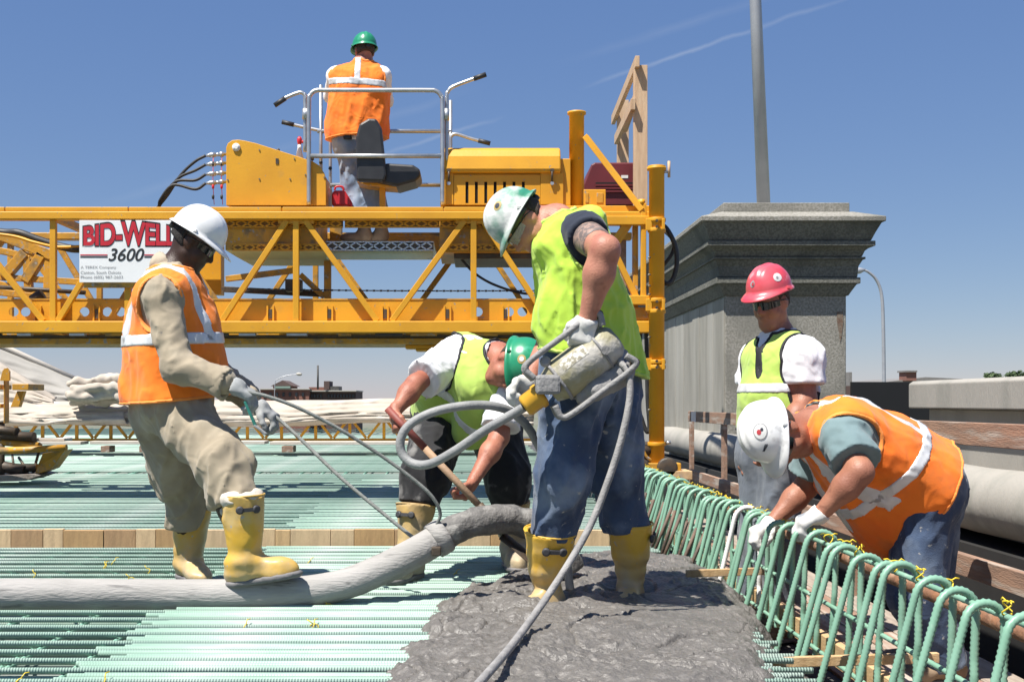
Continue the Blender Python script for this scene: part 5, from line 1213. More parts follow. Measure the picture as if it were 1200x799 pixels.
def sleeve_prims(J, q, frac, k, infl):
    s, e, wv = A_(J['sh'+q]), A_(J['el'+q]), A_(J['wr'+q])
    if frac <= 1: return [ell(s, np.eye(3), np.array((.064,)*3)*k+infl*.7), cone(s, s+(e-s)*frac, .058*k+infl*.8, .054*k+infl*1.5)]
    f = frac-1; return [ell(s, np.eye(3), np.array((.064,)*3)*k+infl), cone(s, e, .060*k+infl, .050*k+infl), cone(e, e+(wv-e)*f, .052*k+infl, .042*k+infl)]
def shirt(root, J, mt, frac=.6, w=1., infl=.014, amp=.009, seed=2, k=1., neck_r=.085, sides='LR', belly=0., slf=None, cut=True, vox=.009):
    sh = U(torso_prims(J, w, infl, belly), .06)
    for q in sides: sh += U(sleeve_prims(J, q, frac, k, slf if slf is not None else infl), .03)
    sh.append(wrinkle(amp, 10, seed, None)); sh.append(wrinkle(amp*.5, 21, seed+2, None))
    nb = A_(J['neck']); up = nrm(nb-A_(J['chest']))
    sh.append(('s', .008, ell(nb+up*.055, np.eye(3), (neck_r,)*3)))
    if cut and frac <= 1:
        for q in sides:
            s, e = A_(J['sh'+q]), A_(J['el'+q]); d = nrm(e-s); c = s+(e-s)*(frac-.0); sh.append(('s', .004, rbox(c+d*.3, np.stack(frame_np(d)), (.3, .09*k, .09*k), 0.)))
    return sdf_obj('shirt', sh, vox, mt, root)
def vest_shape(J, w=1., infl=.032, hem=.0, flare=.02, amp=.012, seed=3, hole=.085, neck_r=.095, belly=0., vneck=.0, extra=(), holes=None, holedir=None, hem_n=None, axis=(0, 0, 1), sides='LR', cuts=()):
    be, pv, nb, ch = A_(J['belly']), A_(J['pelvis']), A_(J['neck']), A_(J['chest']); up = nrm(be-pv); up2 = nrm(nb-ch)
    sl, sr, hl, hr = (A_(J[k]) for k in ('shL', 'shR', 'hipL', 'hipR')); c = pv+up*hem
    sh = U(torso_prims(J, w, infl, belly), .06)
    for h_ in (hl, hr):
        hh = c+(h_-(hl+hr)/2)*1.0; sh += U([cone(be+(h_-(hl+hr)/2), hh-up*.08, .100*w+infl, .108*w+infl+flare)], .06)
    sh += U([cone(be, c-up*.08, .118*w+infl, .122*w+infl+flare)], .06) + U(list(extra), .05)
    sh.append(wrinkle(amp, 7.5, seed, axis, .5)); sh.append(wrinkle(amp*.45, 17, seed+2, axis, .6))
    sh.append(('i', .006, plane(c, -(nrm(hem_n) if hem_n is not None else up))))
    for q in sides:
        hole = holes[q] if holes else hole
        s, e = A_(J['sh'+q]), A_(J['el'+q]); out_ = nrm(s-(sl+sr)/2); d = nrm(e-s); dn = nrm(d+out_*.35) if holedir is None else nrm(holedir)
        sh.append(('s', .010, cone(s+out_*.035-up2*-.0, s+out_*.05+dn*.30, hole*.92, hole)))
        sh.append(('s', .010, cone(s+out_*.05-up2*.06, s+out_*.14, hole, hole)))
    sh.append(('s', .010, ell(nb+up2*.06, np.eye(3), (neck_r,)*3)))
    for pr in cuts: sh.append(('s', .010, pr))
    if vneck:
        fr = nrm(np.asarray(J['front'], np.float32)); sh.append(('s', .008, cone(nb+fr*.08+up2*.02, ch+fr*(.16)-up2*vneck, .05, .012)))
    return sh
def vest(root, J, mt, stripes=(), trim=None, vox=.009, **k):
    sh = vest_shape(J, **k); o = sdf_obj('vest', sh, vox, mt, root)
    for (nm, planes, m_) in stripes:       # a band of the vest, 4 mm proud, between pairs of planes
        ss = list(sh)+[('d', 0, lambda X: np.full(len(X), -.0045, np.float32))]+[('i', .002, plane(c, n)) for (c, n) in planes]
        sdf_parts(nm, ss, vox*.86, m_, o)
    if trim is not None:                   # sewn binding round armholes, neck and hem
        cuts = [pr for (op, q, pr) in sh if op == 's']; hemp = [pr for (op, q, pr) in sh if op == 'i'][0]
        def near(X):
            D = np.full(len(X), 9., np.float32)
            for pr in cuts: D = np.minimum(D, pd(pr, X))
            return np.minimum(D, -pd(hemp, X))-.011
        ss = [x for x in sh]+[('d', 0, lambda X: np.full(len(X), -.0035, np.float32)), ('i', .001, ('f', near))]
        sdf_parts('binding', ss, .0068, trim, o)
    return o
def band(c, n, half):
    c = A_(c); n = nrm(n); return [(c+n*half, n), (c-n*half, -n)]
def glove(root, J, q, hs, mt, cuff=.07, fat=.0042, cuffm=None, cr=.036):
    W = A_(J['wr'+q]); e = A_(J['el'+q]); d = nrm(W-e); hp = hand_prims(W, *hs, fat=fat)
    sh = U(hp, .008)+U([cone(W+d*.02, W-d*cuff, .033+fat*.4, cr+.004)], .02)+[wrinkle(.004, 26, 5, None, 1.)]
    sh.append(('s', .003, cone(W-d*(cuff+.004), W-d*(cuff+.2), .07, .07)))
    return sdf_obj('glove', sh, .0062, mt, root)
# ================================================================== THE SIX WORKERS
V3 = lambda *a: np.array(a, np.float32)
STKG = mat('sticker_grey', (.32, .32, .33), .5)
# ---- khaki worker in orange vest, guiding the hose ropes (faces +X)
BLK = mat('black_binding', (.012, .012, .014), .7); OBIND = fabric('pale_orange_binding', (.95, .30, .06)); LBIND = fabric('lime_binding', (.50, .70, .14)); GBIND = fabric('grey_binding', (.35, .36, .36))
JA = dict(base=(P(235, 690, 5.35).x, 5.35, 0), neck=P(203, 322, 5.34), chest=P(200, 352, 5.33), belly=P(203, 410, 5.34), pelvis=P(208, 460, 5.35),
          shR=P(190, 347, 5.15), shL=P(214, 345, 5.53), elR=P(208, 428, 5.06), wrR=P(272, 451, 5.02), elL=P(240, 428, 5.58), wrL=P(303, 476, 5.46),
          hipR=P(205, 472, 5.25), hipL=P(212, 472, 5.45), knR=P(262, 548, 5.05), knL=P(214, 566, 5.58), anR=P(284, 657, 4.97), anL=P(221, 655, 5.68), front=(.97, .2, 0))
hA = Head(P(228, 283, 5.34), (.83, .10, -.50), (.50, .03, .86), .98)
HA = dict(R=(V3(.85, .1, -.50), V3(-.3, .25, -.9), V3(-.05, .6, .6), (.75, .85, .6), .5), L=(V3(.83, -.1, -.55), V3(-.35, .1, -.9), V3(.0, -.5, .8), (.8, .85, .6), .5))
A = person(JA, SK_DARK, hA, HA, 1.0, 1., label='worker in white hard hat, orange vest and khaki clothes holding two ropes')
hA.hair(-.06, HAIRB, A); hA.glasses(A, GLASS); hA.hat(A, HATW, tilt=.02)
trousers(A, JA, KHAKI, 1.0, .024, .10, dict(R=.42, L=.56), .024, 11, extra=[cone(P(188, 482, 5.36), P(205, 560, 5.52), .125, .105), cone(JA['knR'], P(280, 583, 4.98), .10, .078), cone(JA['knL'], P(224, 600, 5.65), .098, .076), cone(P(222, 500, 5.2), P(268, 545, 5.06), .115, .105)])
sA = shirt(A, JA, KHAKI, 1.80, infl=.012, amp=.013, seed=21, slf=.020, neck_r=.07)
# turned-back loose cuff and the open collar
a, b = A_(JA['elR']), A_(JA['wrR']); d = nrm(b-a)
sdf_obj('cuff', U([cone(a+(b-a)*.55, a+(b-a)*.93-V3(0, 0, .012), .058, .074)], .02)+[('s', .004, cone(a+(b-a)*.80, b+d*.1, .052, .066)), wrinkle(.010, 14, 5, None), ('i', .004, plane(a+(b-a)*.92, d))], .009, KHAKI, sA)
nb = A_(JA['neck']); sdf_obj('collar', U([cone(nb+V3(-.03, 0, .03), nb+V3(.01, 0, -.03), .078, .105)], .02)+[('s', .006, cone(nb+V3(.0, 0, -.05), nb+V3(.02, 0, .14), .066, .066)), ('s', .006, cone(nb+V3(.06, 0, -.12), nb+V3(.16, 0, .08), .06, .05)), wrinkle(.006, 15, 2, None)], .008, KHAKI, sA)
upA = nrm(A_(JA['chest'])-A_(JA['belly'])); sdA = nrm(A_(JA['shR'])-A_(JA['shL'])); frA = nrm(np.cross(sdA, upA)); frA = frA if frA[0] > 0 else -frA
mid = A_(JA['chest'])
stA = [('reflective_band', band(P(200, 398, 5.3), upA-V3(.0, 0, 0), .026), REFL)]
for q in (1, -1): stA.append(('reflective_strip', band(mid+sdA*q*.115, sdA, .024)+[(P(200, 404, 5.3), -upA)], REFL))
vest(A, JA, ORANGE, stA, OBIND, w=1.0, infl=.032, hem=-.028, flare=.035, amp=.013, seed=31, hole=.092, neck_r=.122, vneck=.14, extra=[cone(P(188, 380, 5.33), P(184, 460, 5.34), .15, .165), cone(P(222, 385, 5.33), P(228, 455, 5.34), .145, .155)])
glove(A, JA, 'R', HA['R'], GLOVE, .05); glove(A, JA, 'L', HA['L'], GLOVE, .06)
MB().beam(P(287, 470, 5.0), P(300, 500, 5.0), .022, .012).build('glove_tail', TEALG, A, .004); MB().beam(P(298, 498, 5.0), P(312, 509, 5.0), .024, .012).build('glove_tail', GLOVE, A, .004)
boot(A, P(221, 652, 5.69), (.55, -.83), P(225, 594, 5.66), BOOTY, 0., .064, .094, 3, (0, 1, 0)); boot(A, P(287, 656, 4.97), (.985, -.12, .17), P(284, 580, 4.97), BOOTY, .088, .066, .094, 5, (.45, -1, 0))
sdf_obj('rolled_cuff', U([cone(P(264, 598, 4.97), P(304, 578, 4.97), .024, .020), ell(P(272, 588, 4.92), np.eye(3), (.05, .03, .035)), ell(P(283, 582, 4.95), np.eye(3), (.075, .075, .022))], .03)+[wrinkle(.010, 18, 9, None)], .007, mat('pale_lining', (.55, .50, .43), .85, bump=.2, bscale=200), A)
# ---- the ropes he holds
ROPE = mat('grey_wet_rope', (.25, .26, .245), .75, col2=(.17, .18, .17), nscale=40, bump=.5, bscale=300)
def rope(nm, pts, r, label, mt=ROPE): return tag(MB().tube(dense(pts, .012), r, 8).build(nm, mt, loc=Vector(pts[0])), label, 'rope')
rope('rope', [P(283, 458, 5.0), P(312, 464, 5.0), P(350, 478, 5.02), P(400, 504, 5.06), P(450, 536, 5.1), P(490, 566, 5.12), P(508, 584, 5.13), P(516, 602, 5.15), P(510, 618, 5.17)], .0078, 'upper grey rope running from the near glove down to the hose coupling')
rope('rope', [P(312, 480, 5.44), P(330, 494, 5.42), P(352, 514, 5.38), P(400, 560, 5.3), P(450, 602, 5.25), P(487, 632, 5.22)], .0085, 'lower grey rope running from the far glove down to the hose')
MB().tube([P(322, 486, 5.43), P(344, 507, 5.39)], .017, 10)
# ---- lime-vest worker holding the vibrator (faces -X, head bowed)
JB = dict(base=(P(690, 705, 4.95).x, 4.95, 0), neck=P(652, 262, 4.93), chest=P(672, 302, 4.92), belly=P(686, 370, 4.92), pelvis=P(694, 432, 4.92),
          shL=P(683, 274, 4.73), shR=P(654, 282, 5.13), elL=P(709, 293, 4.47), wrL=P(689, 372, 4.52), elR=P(662, 368, 5.16), wrR=P(619, 446, 4.90),
          hipL=P(676, 446, 4.82), hipR=P(708, 446, 5.02), knL=P(659, 548, 4.76), knR=P(724, 545, 5.06), anL=P(641, 675, 4.84), anR=P(739, 668, 5.11), front=(-.95, -.1, -.2))
hB = Head(P(614, 262, 4.93), (-.50, -.22, -.84), (-.85, .05, .50), 1.0)
HB = dict(L=(V3(-.30, -.05, -.92), V3(.05, .96, -.1), V3(-.8, -.1, .4), (1.0, 1.0, .7), .7), R=(V3(-.72, -.15, -.68), V3(.3, -.75, -.5), V3(-.2, -.5, .8), (.9, 1.0, .7), .7))
B = person(JB, SK_A, hB, HB, 1.08, 1.22, label='worker in splashed green hard hat and lime vest gripping a concrete vibrator')
hB.hair(-.05, HAIR, B, .01); hB.glasses(B, CLEAR); hB.hat(B, HATGW, ((-75, 50, .018, STK3, 'sticker'), (-75, 50, .010, STK4, 'emblem')), .0, .014, .03, .016)
trousers(B, JB, JEAN, 1.0, .024, .10, dict(L=.64, R=.62), .024, 41, 1.1, extra=[cone(P(668, 470, 4.82), P(657, 560, 4.77), .135, .108), cone(P(713, 470, 5.0), P(722, 560, 5.06), .13, .102), cone(P(656, 560, 4.77), P(647, 628, 4.81), .108, .082), cone(P(722, 560, 5.06), P(737, 618, 5.09), .10, .078)])
shirt(B, JB, NAVY, .30, 1.06, .010, .005, 43, 1.27, .125)
upB = nrm(A_(JB['neck'])-A_(JB['pelvis']))
vest(B, JB, LIME, (), LBIND, w=1.06, infl=.025, hem=.02, cuts=[cone(P(674, 232, 4.62), P(670, 230, 5.3), .036, .036)], flare=.01, amp=.022, seed=47, hole=.088, neck_r=.102, axis=(.1, 0, 1), hem_n=(.25, 0, 1),
     extra=[cone(P(672, 300, 4.92), P(668, 415, 4.92), .13, .105), cone(P(690, 330, 4.92), P(722, 440, 4.95), .13, .11), cone(P(648, 290, 4.80), P(690, 262, 4.80), .06, .07)])
glove(B, JB, 'L', HB['L'], GLOVEW, .055); glove(B, JB, 'R', HB['R'], GLOVEW, .05)
a = A_(JB['shL']); e = A_(JB['elL'])
# faded tattoo band on the upper arm: thin skin-coloured relief ring
TAT = mat('tattooed_skin', (.30, .20, .16), .55, col2=(.14, .11, .10), nscale=55, ndet=3, lo=.42, hi=.56)
sdf_obj('tattoo', U([cone(a+(e-a)*.12, a+(e-a)*.62, .054*1.22+.0018, .050*1.22+.0018)], .01)+[('i', .003, plane(a+(e-a)*.70, e-a)), ('i', .003, plane(a+(e-a)*.22, a-e))], .0075, TAT, B)
boot(B, P(641, 668, 4.85), (-.75, -.66), P(645, 622, 4.82), BOOTY, -.035, .074, .108, 7, (.15, -1, 0)); boot(B, P(739, 664, 5.12), (-.25, -.97), P(739, 613, 5.10), BOOTY, -.035, .070, .098, 9, (1, -.3, 0))
# ---- concrete vibrator
vb = empty('concrete_vibrator', P(670, 430, 4.56), 'cement caked electric concrete vibrator with two pipe handles', 'vibrator')
VBM = mat('caked_olive_housing', (.33, .30, .17), .65, col2=(.26, .24, .15), nscale=6, dirt=(.42, .40, .36), dirt_scale=9, dirt_lo=.46, dirt_hi=.6, bump=.4, bscale=70)
VBG = mat('caked_grey_metal', (.27, .265, .26), .7, .1, col2=(.20, .195, .19), nscale=12, bump=.5, bscale=70); VBY = mat('amber_coupling', (.62, .33, .02), .45, col2=(.50, .27, .03), nscale=8)
VY = 4.56; c0 = P(640, 458, VY); c1 = P(722, 397, VY); ax = (c1-c0).normalized(); Lb = (c1-c0).length
MB().lathe([(.03, .0), (.060, .003), (.078, .05), (.083, .055), (.083, .24), (.080, .245), (.080, .26), (.076, .30), (.05, .325), (.02, .33)], c0+ax*.01, ax, 30).build('motor_housing', VBM, vb)
for t in (.052, .245): MB().lathe([(.080, -.006), (.0865, -.005), (.0865, .005), (.080, .006)], c0+ax*(.01+t), ax, 30).build('housing_ring', VBG, vb)
perp = Vector((-ax.z, 0, ax.x)); perp = perp if perp.z > 0 else -perp
MB().box(P(628, 462, VY-.09), P(654, 440, VY+.06)).build('mount_block', VBG, vb, .012)
MB().lathe([(.034, -.06), (.044, -.05), (.044, .0), (.05, .004), (.05, .022), (.034, .03)], c0-ax*.045, ax, 8).build('coupling_nut', VBY, vb)
def handle(off, y0, y1, nm):
    for yy in (y0, y1):
        base0 = c0+ax*-.01+perp*(off*.55); base1 = c0+ax*.315+perp*(off*.62)
        p_ = [base0+Vector((0, yy, 0)), c0-ax*.015+perp*off+Vector((0, yy, 0)), c0+ax*.03+perp*(off*1.12)+Vector((0, yy, 0)), c0+ax*.16+perp*(off*1.12)+Vector((0, yy, 0)), c0+ax*.29+perp*(off*1.12)+Vector((0, yy, 0)), c0+ax*.33+perp*(off*1.0)+Vector((0, yy, 0)), base1+Vector((0, yy, 0))]
        MB().tube(spline(p_, 7), .0125, 10).build(nm, VBG, vb)
    MB().tube([c0+ax*.33+perp*(off*1.0)+Vector((0, y0, 0)), c0+ax*.33+perp*(off*1.0)+Vector((0, y1, 0))], .017, 10).build('cross_tube', DSTEEL, vb)
handle(.115, -.055, .07, 'upper_handle'); handle(-.112, -.075, .06, 'lower_handle')
sdf_obj('caked_cover', U([cone(c0+ax*.10-perp*.10, c0+ax*.28-perp*.112, .03, .045), cone(c0+ax*.16-perp*.11+Vector((0, -.03, 0)), c0+ax*.26-perp*.12, .035, .04)], .03)+[wrinkle(.012, 20, 4, None)], .007, VBG, vb)
for t in (.06, .28): MB().lathe([(.02, 0), (.022, .012), (.012, .02)], c0+ax*t+perp*.09+Vector((0, -.03, 0)), (0, -1, .2), 10).build('handle_clamp', VBG, vb)
MB().lathe([(.012, 0), (.017, .004), (.017, .014)], c0+ax*.27+Vector((0, -.080, -.01)), (0, -1, 0), 10).build('switch', VBG, vb)
# worn print on the housing: an uneven patch of pale lettering that cannot be read any more
PR = mat('worn_print', (.55, .53, .47), .7, col2=(.24, .22, .16), nscale=60, ndet=2, lo=.45, hi=.55)
vs = []; n = 10
for i in range(n+1):
    an = -1.0+.55*i/n
    for t in (.085, .20):
        vs.append(c0+ax*(.01+t)+(perp*math.sin(an+1.25)*.0842)+Vector((0, -math.cos(an+1.25)*.0842, 0)))
MB().add(vs, [(2*i, 2*i+1, 2*i+3, 2*i+2) for i in range(n)], True).build('worn_plate', PR, vb)
SHAFT = mat('grey_rubber_shaft', (.20, .205, .205), .6, col2=(.28, .28, .275), nscale=14, bump=.25, bscale=120)
MB().tube(dense([c0-ax*.10, P(606, 482, 4.58), P(570, 503, 4.62), P(535, 527, 4.68), P(505, 543, 4.74), P(484, 543, 4.78), P(471, 531, 4.8), P(470, 513, 4.8), P(482, 496, 4.8), P(510, 482, 4.8), P(548, 475, 4.82), P(580, 476, 4.86), P(604, 486, 4.92), P(626, 512, 5.0), P(650, 570, 5.08), P(662, 640, 5.12), P(668, 690, 5.15)], .012), .0185, 12).build('flexible_shaft', SHAFT, vb)
tag(MB().tube(dense([c0+ax*.33-perp*.06, P(727, 424, 4.52), P(736, 436, 4.5), P(738, 466, 4.48), P(728, 515, 4.46), P(712, 565, 4.45), P(692, 615, 4.42), P(664, 664, 4.33), P(632, 712, 4.20), P(598, 758, 3.72), P(560, 802, 3.2), P(520, 850, 2.85)], .012), .0135, 10).build('power_cable', mat('caked_cable', (.30, .29, .28), .75, col2=(.21, .205, .2), nscale=20, bump=.4, bscale=120), loc=c1), 'pale grey cable hanging from the vibrator down over the wet concrete', 'cable')
# ---- bent worker in white shirt and lime mesh vest with a shovel (faces the camera, bowed, head to +X)
JC = dict(base=(P(540, 680, 5.95).x, 5.95, 0), neck=P(583, 420, 5.72), chest=P(563, 432, 5.82), belly=P(548, 455, 6.02), pelvis=P(545, 482, 6.18),
          shR=P(523, 424, 5.80), shL=P(592, 462, 5.70), elR=P(487, 450, 5.62), wrR=P(463, 482, 5.50), elL=P(585, 512, 5.62), wrL=P(555, 563, 5.47),
          hipR=P(518, 488, 6.15), hipL=P(574, 494, 6.2), knR=P(498, 555, 5.80), knL=P(594, 556, 6.02), anR=P(481, 655, 5.72), anL=P(601, 640, 6.12), front=(.15, -.75, -.65))
hC = Head(P(602, 428, 5.60), (-.10, -.52, -.85), (.84, -.50, .20), .98)
HC_ = dict(R=(V3(.05, -.3, -.92), V3(.9, .1, -.2), V3(.5, -.6, .5), (1.1, 1.1, .8), .8), L=(V3(-.45, -.2, -.85), V3(-.8, .1, .4), V3(.3, -.8, .3), (1.1, 1.1, .8), .8))
C = person(JC, SK_C, hC, HC_, 1., 1., label='bent worker in green hard hat, white shirt and black trousers pushing a shovel')
hC.hair(-.05, HAIR, C); hC.hat(C, HATG, ((65, 62, .020, STK3, 'sticker'), (65, 62, .011, STK1, 'emblem')), 0., .012, .035, .014)
trousers(C, JC, BLACKP, 1.05, .026, 9, dict(R=.36, L=.36), .018, 51, 1.02, extra=[cone(P(516, 500, 6.1), P(499, 560, 5.82), .13, .11), cone(P(580, 500, 6.15), P(594, 560, 6.02), .13, .11), cone(P(499, 560, 5.82), P(487, 598, 5.77), .11, .08), cone(P(594, 560, 6.02), P(599, 594, 6.07), .11, .08)])
shirt(C, JC, WHITE, .78, 1.0, .018, .012, 53, 1.08, .085, slf=.026)
upC = nrm(A_(JC['neck'])-A_(JC['pelvis'])); sdC = nrm(A_(JC['shL'])-A_(JC['shR']))
vest(C, JC, LIMED, [('reflective_band', band(A_(JC['belly'])*.55+A_(JC['chest'])*.45, upC, .024), REFL)], BLK, w=1.0, infl=.028, hem=.03, flare=.01, amp=.012, seed=57, holes=dict(R=.16, L=.105), neck_r=.100, vneck=.14, extra=[cone(P(565, 450, 5.72), P(552, 505, 5.92), .12, .10)])
boot(C, P(481, 650, 5.72), (-.42, -.90), P(487, 592, 5.76), BOOTT, 0., .062, .096, 13, (-.5, -1, 0)); boot(C, P(601, 640, 6.12), (.1, -.99), P(599, 588, 6.08), BOOTT, 0., .062, .096, 15, (.6, -1, 0))
shv = empty('shovel', P(560, 600, 5.45), 'shovel with red grip and wooden handle held by the bent worker', 'shovel')
s0, s1 = P(459, 484, 5.44), P(590, 622, 5.36); sdir = (s1-s0).normalized(); sl_ = (s1-s0).length
MB().tube([s0-sdir*.03, s0+sdir*.22], .0175, 12).build('red_grip', mat('red_grip_paint', (.24, .055, .04), .6, col2=(.18, .05, .04), nscale=20), shv)
MB().tube([s0+sdir*.221, s0+sdir*(sl_-.1)], .0165, 12).build('handle', mat('handle_wood', (.36, .23, .14), .7, col2=(.28, .18, .11), nscale=14, bump=.2), shv)
MB().tube([s0+sdir*(sl_-.16), s1], .021, 12).build('socket', DSTEEL, shv)
bx_ = Vector((sdir.z, 0, -sdir.x)).normalized(); yv = Vector((0, 1, 0)); bl = MB(); vs = []
for i in range(9):
    t = i/8
    for j in range(7):
        q = (j-3)/3; wd = .105*(1 if t < .7 else 1-.25*((t-.7)/.3)**2); vs.append(s1+sdir*(t*.24)+yv*(q*wd)+bx_*(.03*q*q-.02*math.sin(t*2)))
bl.add(vs, [(i*7+j, i*7+j+1, i*7+j+8, i*7+j+7) for i in range(8) for j in range(6)], True)
bo = bl.build('blade', DSTEEL, shv); sm_ = bo.modifiers.new('solid', 'SOLIDIFY'); sm_.thickness = .004
# ---- operator on the machine (seen from behind)
zD = 10.55; Q = lambda px, py, dy=0.: P(px, py, zD+dy)
JD = dict(base=Q(430, 283), neck=Q(425, 78), chest=Q(421, 98), belly=Q(418, 132), pelvis=Q(419, 163), shL=Q(394, 90, .02), shR=Q(448, 90, -.02), elL=Q(388, 112, .24), wrL=Q(410, 112, .42), elR=Q(452, 118, .22), wrR=Q(428, 112, .42),
          hipL=Q(408, 168), hipR=Q(430, 168), knL=Q(413, 214, .06), knR=Q(436, 212, .0), anL=Q(425, 268, .0), anR=Q(445, 268, .05), front=(-.2, .97, 0))
hD = Head(Q(427, 60, .02), (-.35, .93, -.05), (0, .05, 1), 1.0)
HD = dict(L=(V3(.8, .3, -.1), V3(0, .2, -1), V3(0, .8, .3)), R=(V3(-.8, .3, .1), V3(0, .2, -1), V3(0, .8, .3)))
D = person(JD, SK_C, hD, HD, 1.12, 1.05, .03, label='operator in green hard hat and orange vest standing on the machine, seen from behind')
hD.hair(-.06, HAIR, D); hD.hat(D, HATG, (), 0., .008, .04, .012)
trousers(D, JD, JEANL, 1.05, .024, .10, dict(L=.92, R=.92), .016, 61, 1.1, .012)
shirt(D, JD, WHITE, 1.2, 1.1, .014, .008, 63, 1.05, .08, belly=.03, vox=.012)
upD = nrm(A_(JD['neck'])-A_(JD['pelvis']))
vest(D, JD, ORANGE2, [('reflective_band', band(Q(421, 101), upD, .030), REFL), ('reflective_strip', band(Q(421, 85), (1, 0, 0), .028)+[(Q(421, 100), -upD)], REFL)], OBIND, .011, w=1.14, infl=.030, hem=-.0, flare=.035, amp=.016, seed=67, hole=.088, neck_r=.085, belly=.03, extra=[cone(Q(408, 110), Q(404, 150), .15, .17), cone(Q(436, 110), Q(434, 148), .15, .16)])
for (px, dy) in ((427, .0), (447, .05)):
    g_ = A_(Q(px, 283, dy)); t_ = nrm(V3(-.95, .1, 0)); s_ = np.cross(t_, V3(0, 0, 1)); Rm = np.stack([t_, s_, V3(0, 0, 1)])
    so = sdf_obj('work_shoe', U([ell(g_+V3(0, 0, .05), Rm, (.07, .045, .06)), ell(g_+t_*.12+V3(0, 0, .035), Rm, (.10, .05, .045)), cone(g_+V3(0, 0, .05), g_+V3(0, 0, .13), .05, .055)], .04)+[('i', .004, plane(g_+V3(0, 0, .002), V3(0, 0, -1)))], .009, LEATH, D)
MB().box(Q(402, 163, -.18), Q(413, 150, -.10)).build('belt_pouch', FRAMEM, D, .01)
# ---- worker in red hard hat behind the hoops (turned to -X, looking down)
zE = 5.92; E_ = lambda px, py, dy=0.: P(px, py, zE+dy)
JE = dict(base=(E_(905, 600).x, zE+.05, -.33), neck=E_(914, 398, .02), chest=E_(916, 425), belly=E_(912, 468), pelvis=E_(910, 520), shL=E_(943, 418, -.14), shR=E_(889, 420, .16), elL=E_(944, 468, -.16), wrL=E_(915, 520, -.30), elR=E_(878, 470, .2), wrR=E_(872, 528, .1),
          hipL=E_(922, 534, -.06), hipR=E_(898, 534, .06), knL=E_(912, 625, -.08), knR=E_(890, 625, .08), anL=(E_(918, 0).x, zE-.03, -.25), anR=(E_(892, 0).x, zE+.12, -.25), front=(-.85, -.5, 0))
hE = Head(E_(903, 353, -.02), (-.72, -.64, -.27), (-.16, -.15, .97), .97)
HE = dict(L=(V3(-.5, -.3, -.8), V3(-.8, .3, .2), V3(-.3, -.8, 0)), R=(V3(-.1, -.2, -.95), V3(.6, -.5, 0), V3(-.6, -.6, 0)))
E = person(JE, SK_B, hE, HE, .93, 1.12, .02, label='worker in red hard hat, white shirt and lime mesh vest standing behind the hoops')
hE.hair(-.055, HAIR, E); hE.glasses(E, GLASS); hE.hat(E, HATP, ((-68, 60, .022, STK1, 'sticker'), (-66, 61, .006, STKG, 'emblem'), (6, 68, .015, STKG, 'sticker'), (4, 69, .008, STK2, 'emblem')), .0, .036, .044, .010)
trousers(E, JE, JEANG, 1.08, .026, .10, dict(L=1., R=1.), .016, 71, 1.02)
shirt(E, JE, WHITE, .66, .95, .016, .011, 73, 1.14, .082, slf=.022, belly=.02)
upE = V3(0, 0, 1); frE = nrm(V3(-.85, -.5, 0)); sdE = nrm(V3(.5, -.85, 0))
stE = [('reflective_band', band(E_(905, 455), upE, .024), REFL)]
vest(E, JE, LIMED, stE, BLK, w=.93, infl=.027, hem=.06, flare=.015, amp=.010, seed=77, holes=dict(L=.145, R=.11), neck_r=.115, vneck=.13, belly=.02)
for q in 'LR':
    g_ = A_(JE['an'+q])-V3(0, 0, .08); boot(E, g_+V3(0, 0, .09), (-.8, -.6), g_+V3(0, 0, .24), LEATH, -.33, .055, .068, 17)
# ---- worker in white hard hat and orange vest bent over the hoops
zF = 5.08; F_ = lambda px, py, dy=0.: P(px, py, zF+dy)
JF = dict(base=(F_(1090, 0).x, zF, -.33), neck=F_(957, 497, -.06), chest=F_(985, 510, -.03), belly=F_(1038, 534, .0), pelvis=F_(1080, 562, .04), shL=F_(988, 512, -.26), shR=F_(962, 520, .16), elL=F_(1008, 553, -.42), wrL=F_(963, 600, -.36), elR=F_(945, 570, .22), wrR=F_(905, 612, .16),
          hipL=F_(1084, 576, -.07), hipR=F_(1088, 574, .14), knL=F_(1075, 698, -.12), knR=F_(1085, 698, .12), anL=(F_(1098, 0).x, zF-.08, -.25), anR=(F_(1105, 0).x, zF+.2, -.25), front=(-.5, -.12, -.85))
hF = Head(F_(912, 508, -.16), (-.02, -.30, -.95), (-.92, -.26, .16), 1.04)
HF = dict(L=(V3(-.86, .05, -.45), V3(-.25, .15, -.95), V3(.1, .95, .1), (.7, .9, .7), .6), R=(V3(-.8, -.2, -.4), V3(-.3, -.1, -.9), V3(.1, -.9, .1), (.7, .9, .7), .6))
Fm = person(JF, SK_B, hF, HF, 1.12, 1.12, .03, label='worker in marked white hard hat and orange vest bending over the hoops')
hF.hair(-.05, HAIR, Fm, .015); hF.glasses(Fm, GLASS); hF.hat(Fm, HATW, ((-72, 46, .029, STKG, 'sticker'), (-72, 46, .025, STK1, 'emblem'), (-70, 44, .009, STK2, 'emblem'), (-77, 49, .006, STK4, 'emblem'), (-40, 62, .014, STK4, 'scribble')), 0., .014, .045, .014)
trousers(Fm, JF, JEAN, 1.06, .032, 9, dict(L=1., R=1.), .018, 81, 1.14)
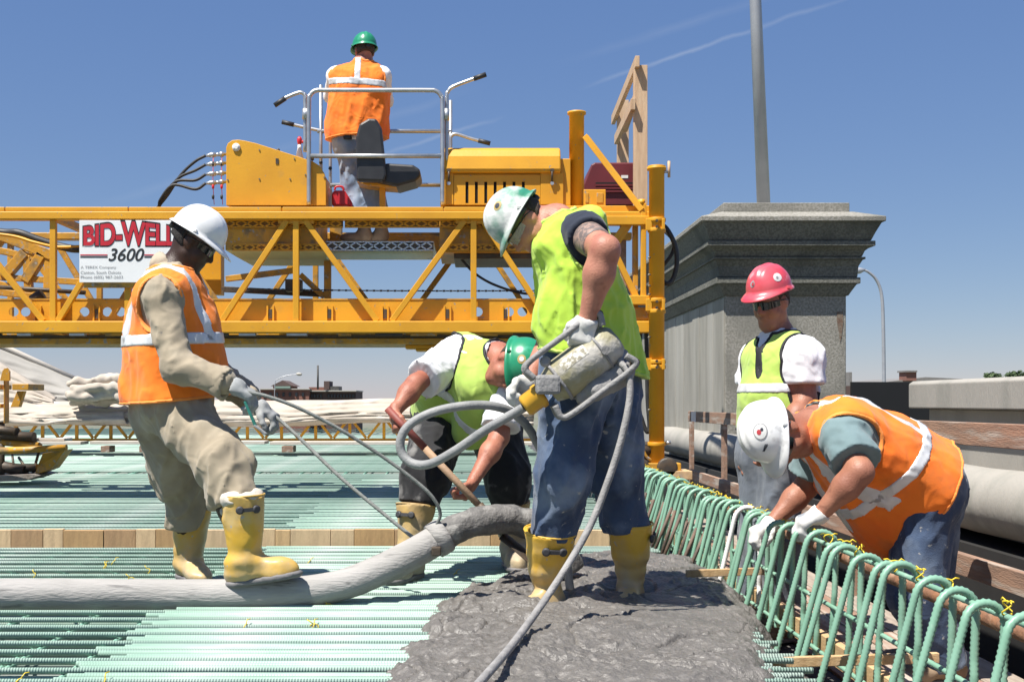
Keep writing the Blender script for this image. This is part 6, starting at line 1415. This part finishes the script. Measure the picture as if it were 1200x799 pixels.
shirt(Fm, JF, TEAL, .74, 1.12, .022, .011, 83, 1.15, .085, slf=.026, belly=.03)
upF = nrm(A_(JF['neck'])-A_(JF['pelvis'])); sdF = nrm(A_(JF['shL'])-A_(JF['shR']))
stF = [('reflective_band', band(F_(1035, 560, -.1), nrm(upF+V3(.0, 0, .28)), .025), REFL)]
for q in (1, -1): stF.append(('reflective_strip', band(A_(JF['chest'])+sdF*q*.115, sdF, .025)+[(F_(1035, 560), -upF)], REFL))
vest(Fm, JF, ORANGE2, stF, OBIND, w=1.12, infl=.034, hem=-.05, flare=.03, amp=.016, seed=87, hole=.098, neck_r=.095, belly=.03, axis=(.8, 0, -.5), sides='LR', hem_n=(-.75, .0, .35), extra=[cone(F_(1000, 545, -.05), F_(1050, 610, .0), .15, .15), cone(F_(985, 560, .1), F_(1040, 625, .05), .11, .11)])
glove(Fm, JF, 'L', HF['L'], GLOVEW, .06); glove(Fm, JF, 'R', HF['R'], GLOVEW, .06)
for q in 'LR':
    g_ = A_(JF['an'+q])-V3(0, 0, .08); boot(Fm, g_+V3(0, 0, .09), (-.9, -.2), g_+V3(0, 0, .24), LEATH, -.33, .055, .068, 19)

# ---- rolled canvas heap on the work bridge
rollp = []
_r = random.Random(11)
for k in range(11):         # long bunched folds running along the roll
    x = 80+_r.uniform(0, 12); py = 470-k*2.3+_r.uniform(-2, 2); dy = _r.uniform(-.15, .25); r_ = _r.uniform(.045, .075); pts = []
    for q in range(9):
        lift = (7 if 2 < q < 6 else 0)*_r.random(); pts.append(P(x+q*9.5, py-lift*(k/10)+_r.uniform(-2.5, 2.5)+max(0, q-5)*k*.12, 18.7+dy+_r.uniform(-.06, .06)))
    for a, b in zip(pts, pts[1:]): rollp.append(cone(a, b, r_*_r.uniform(.8, 1.2), r_*_r.uniform(.8, 1.2)))
g = P(110, 476, 18.75); hr = empty('canvas_heap', g, 'bunched heap of rolled cream canvas on top of the work bridge', 'canvas')
sdf_obj('canvas', U(rollp, .03)+[wrinkle(.025, 6, 3, (1, 0, .15), .2)], .02, TARP, hr)
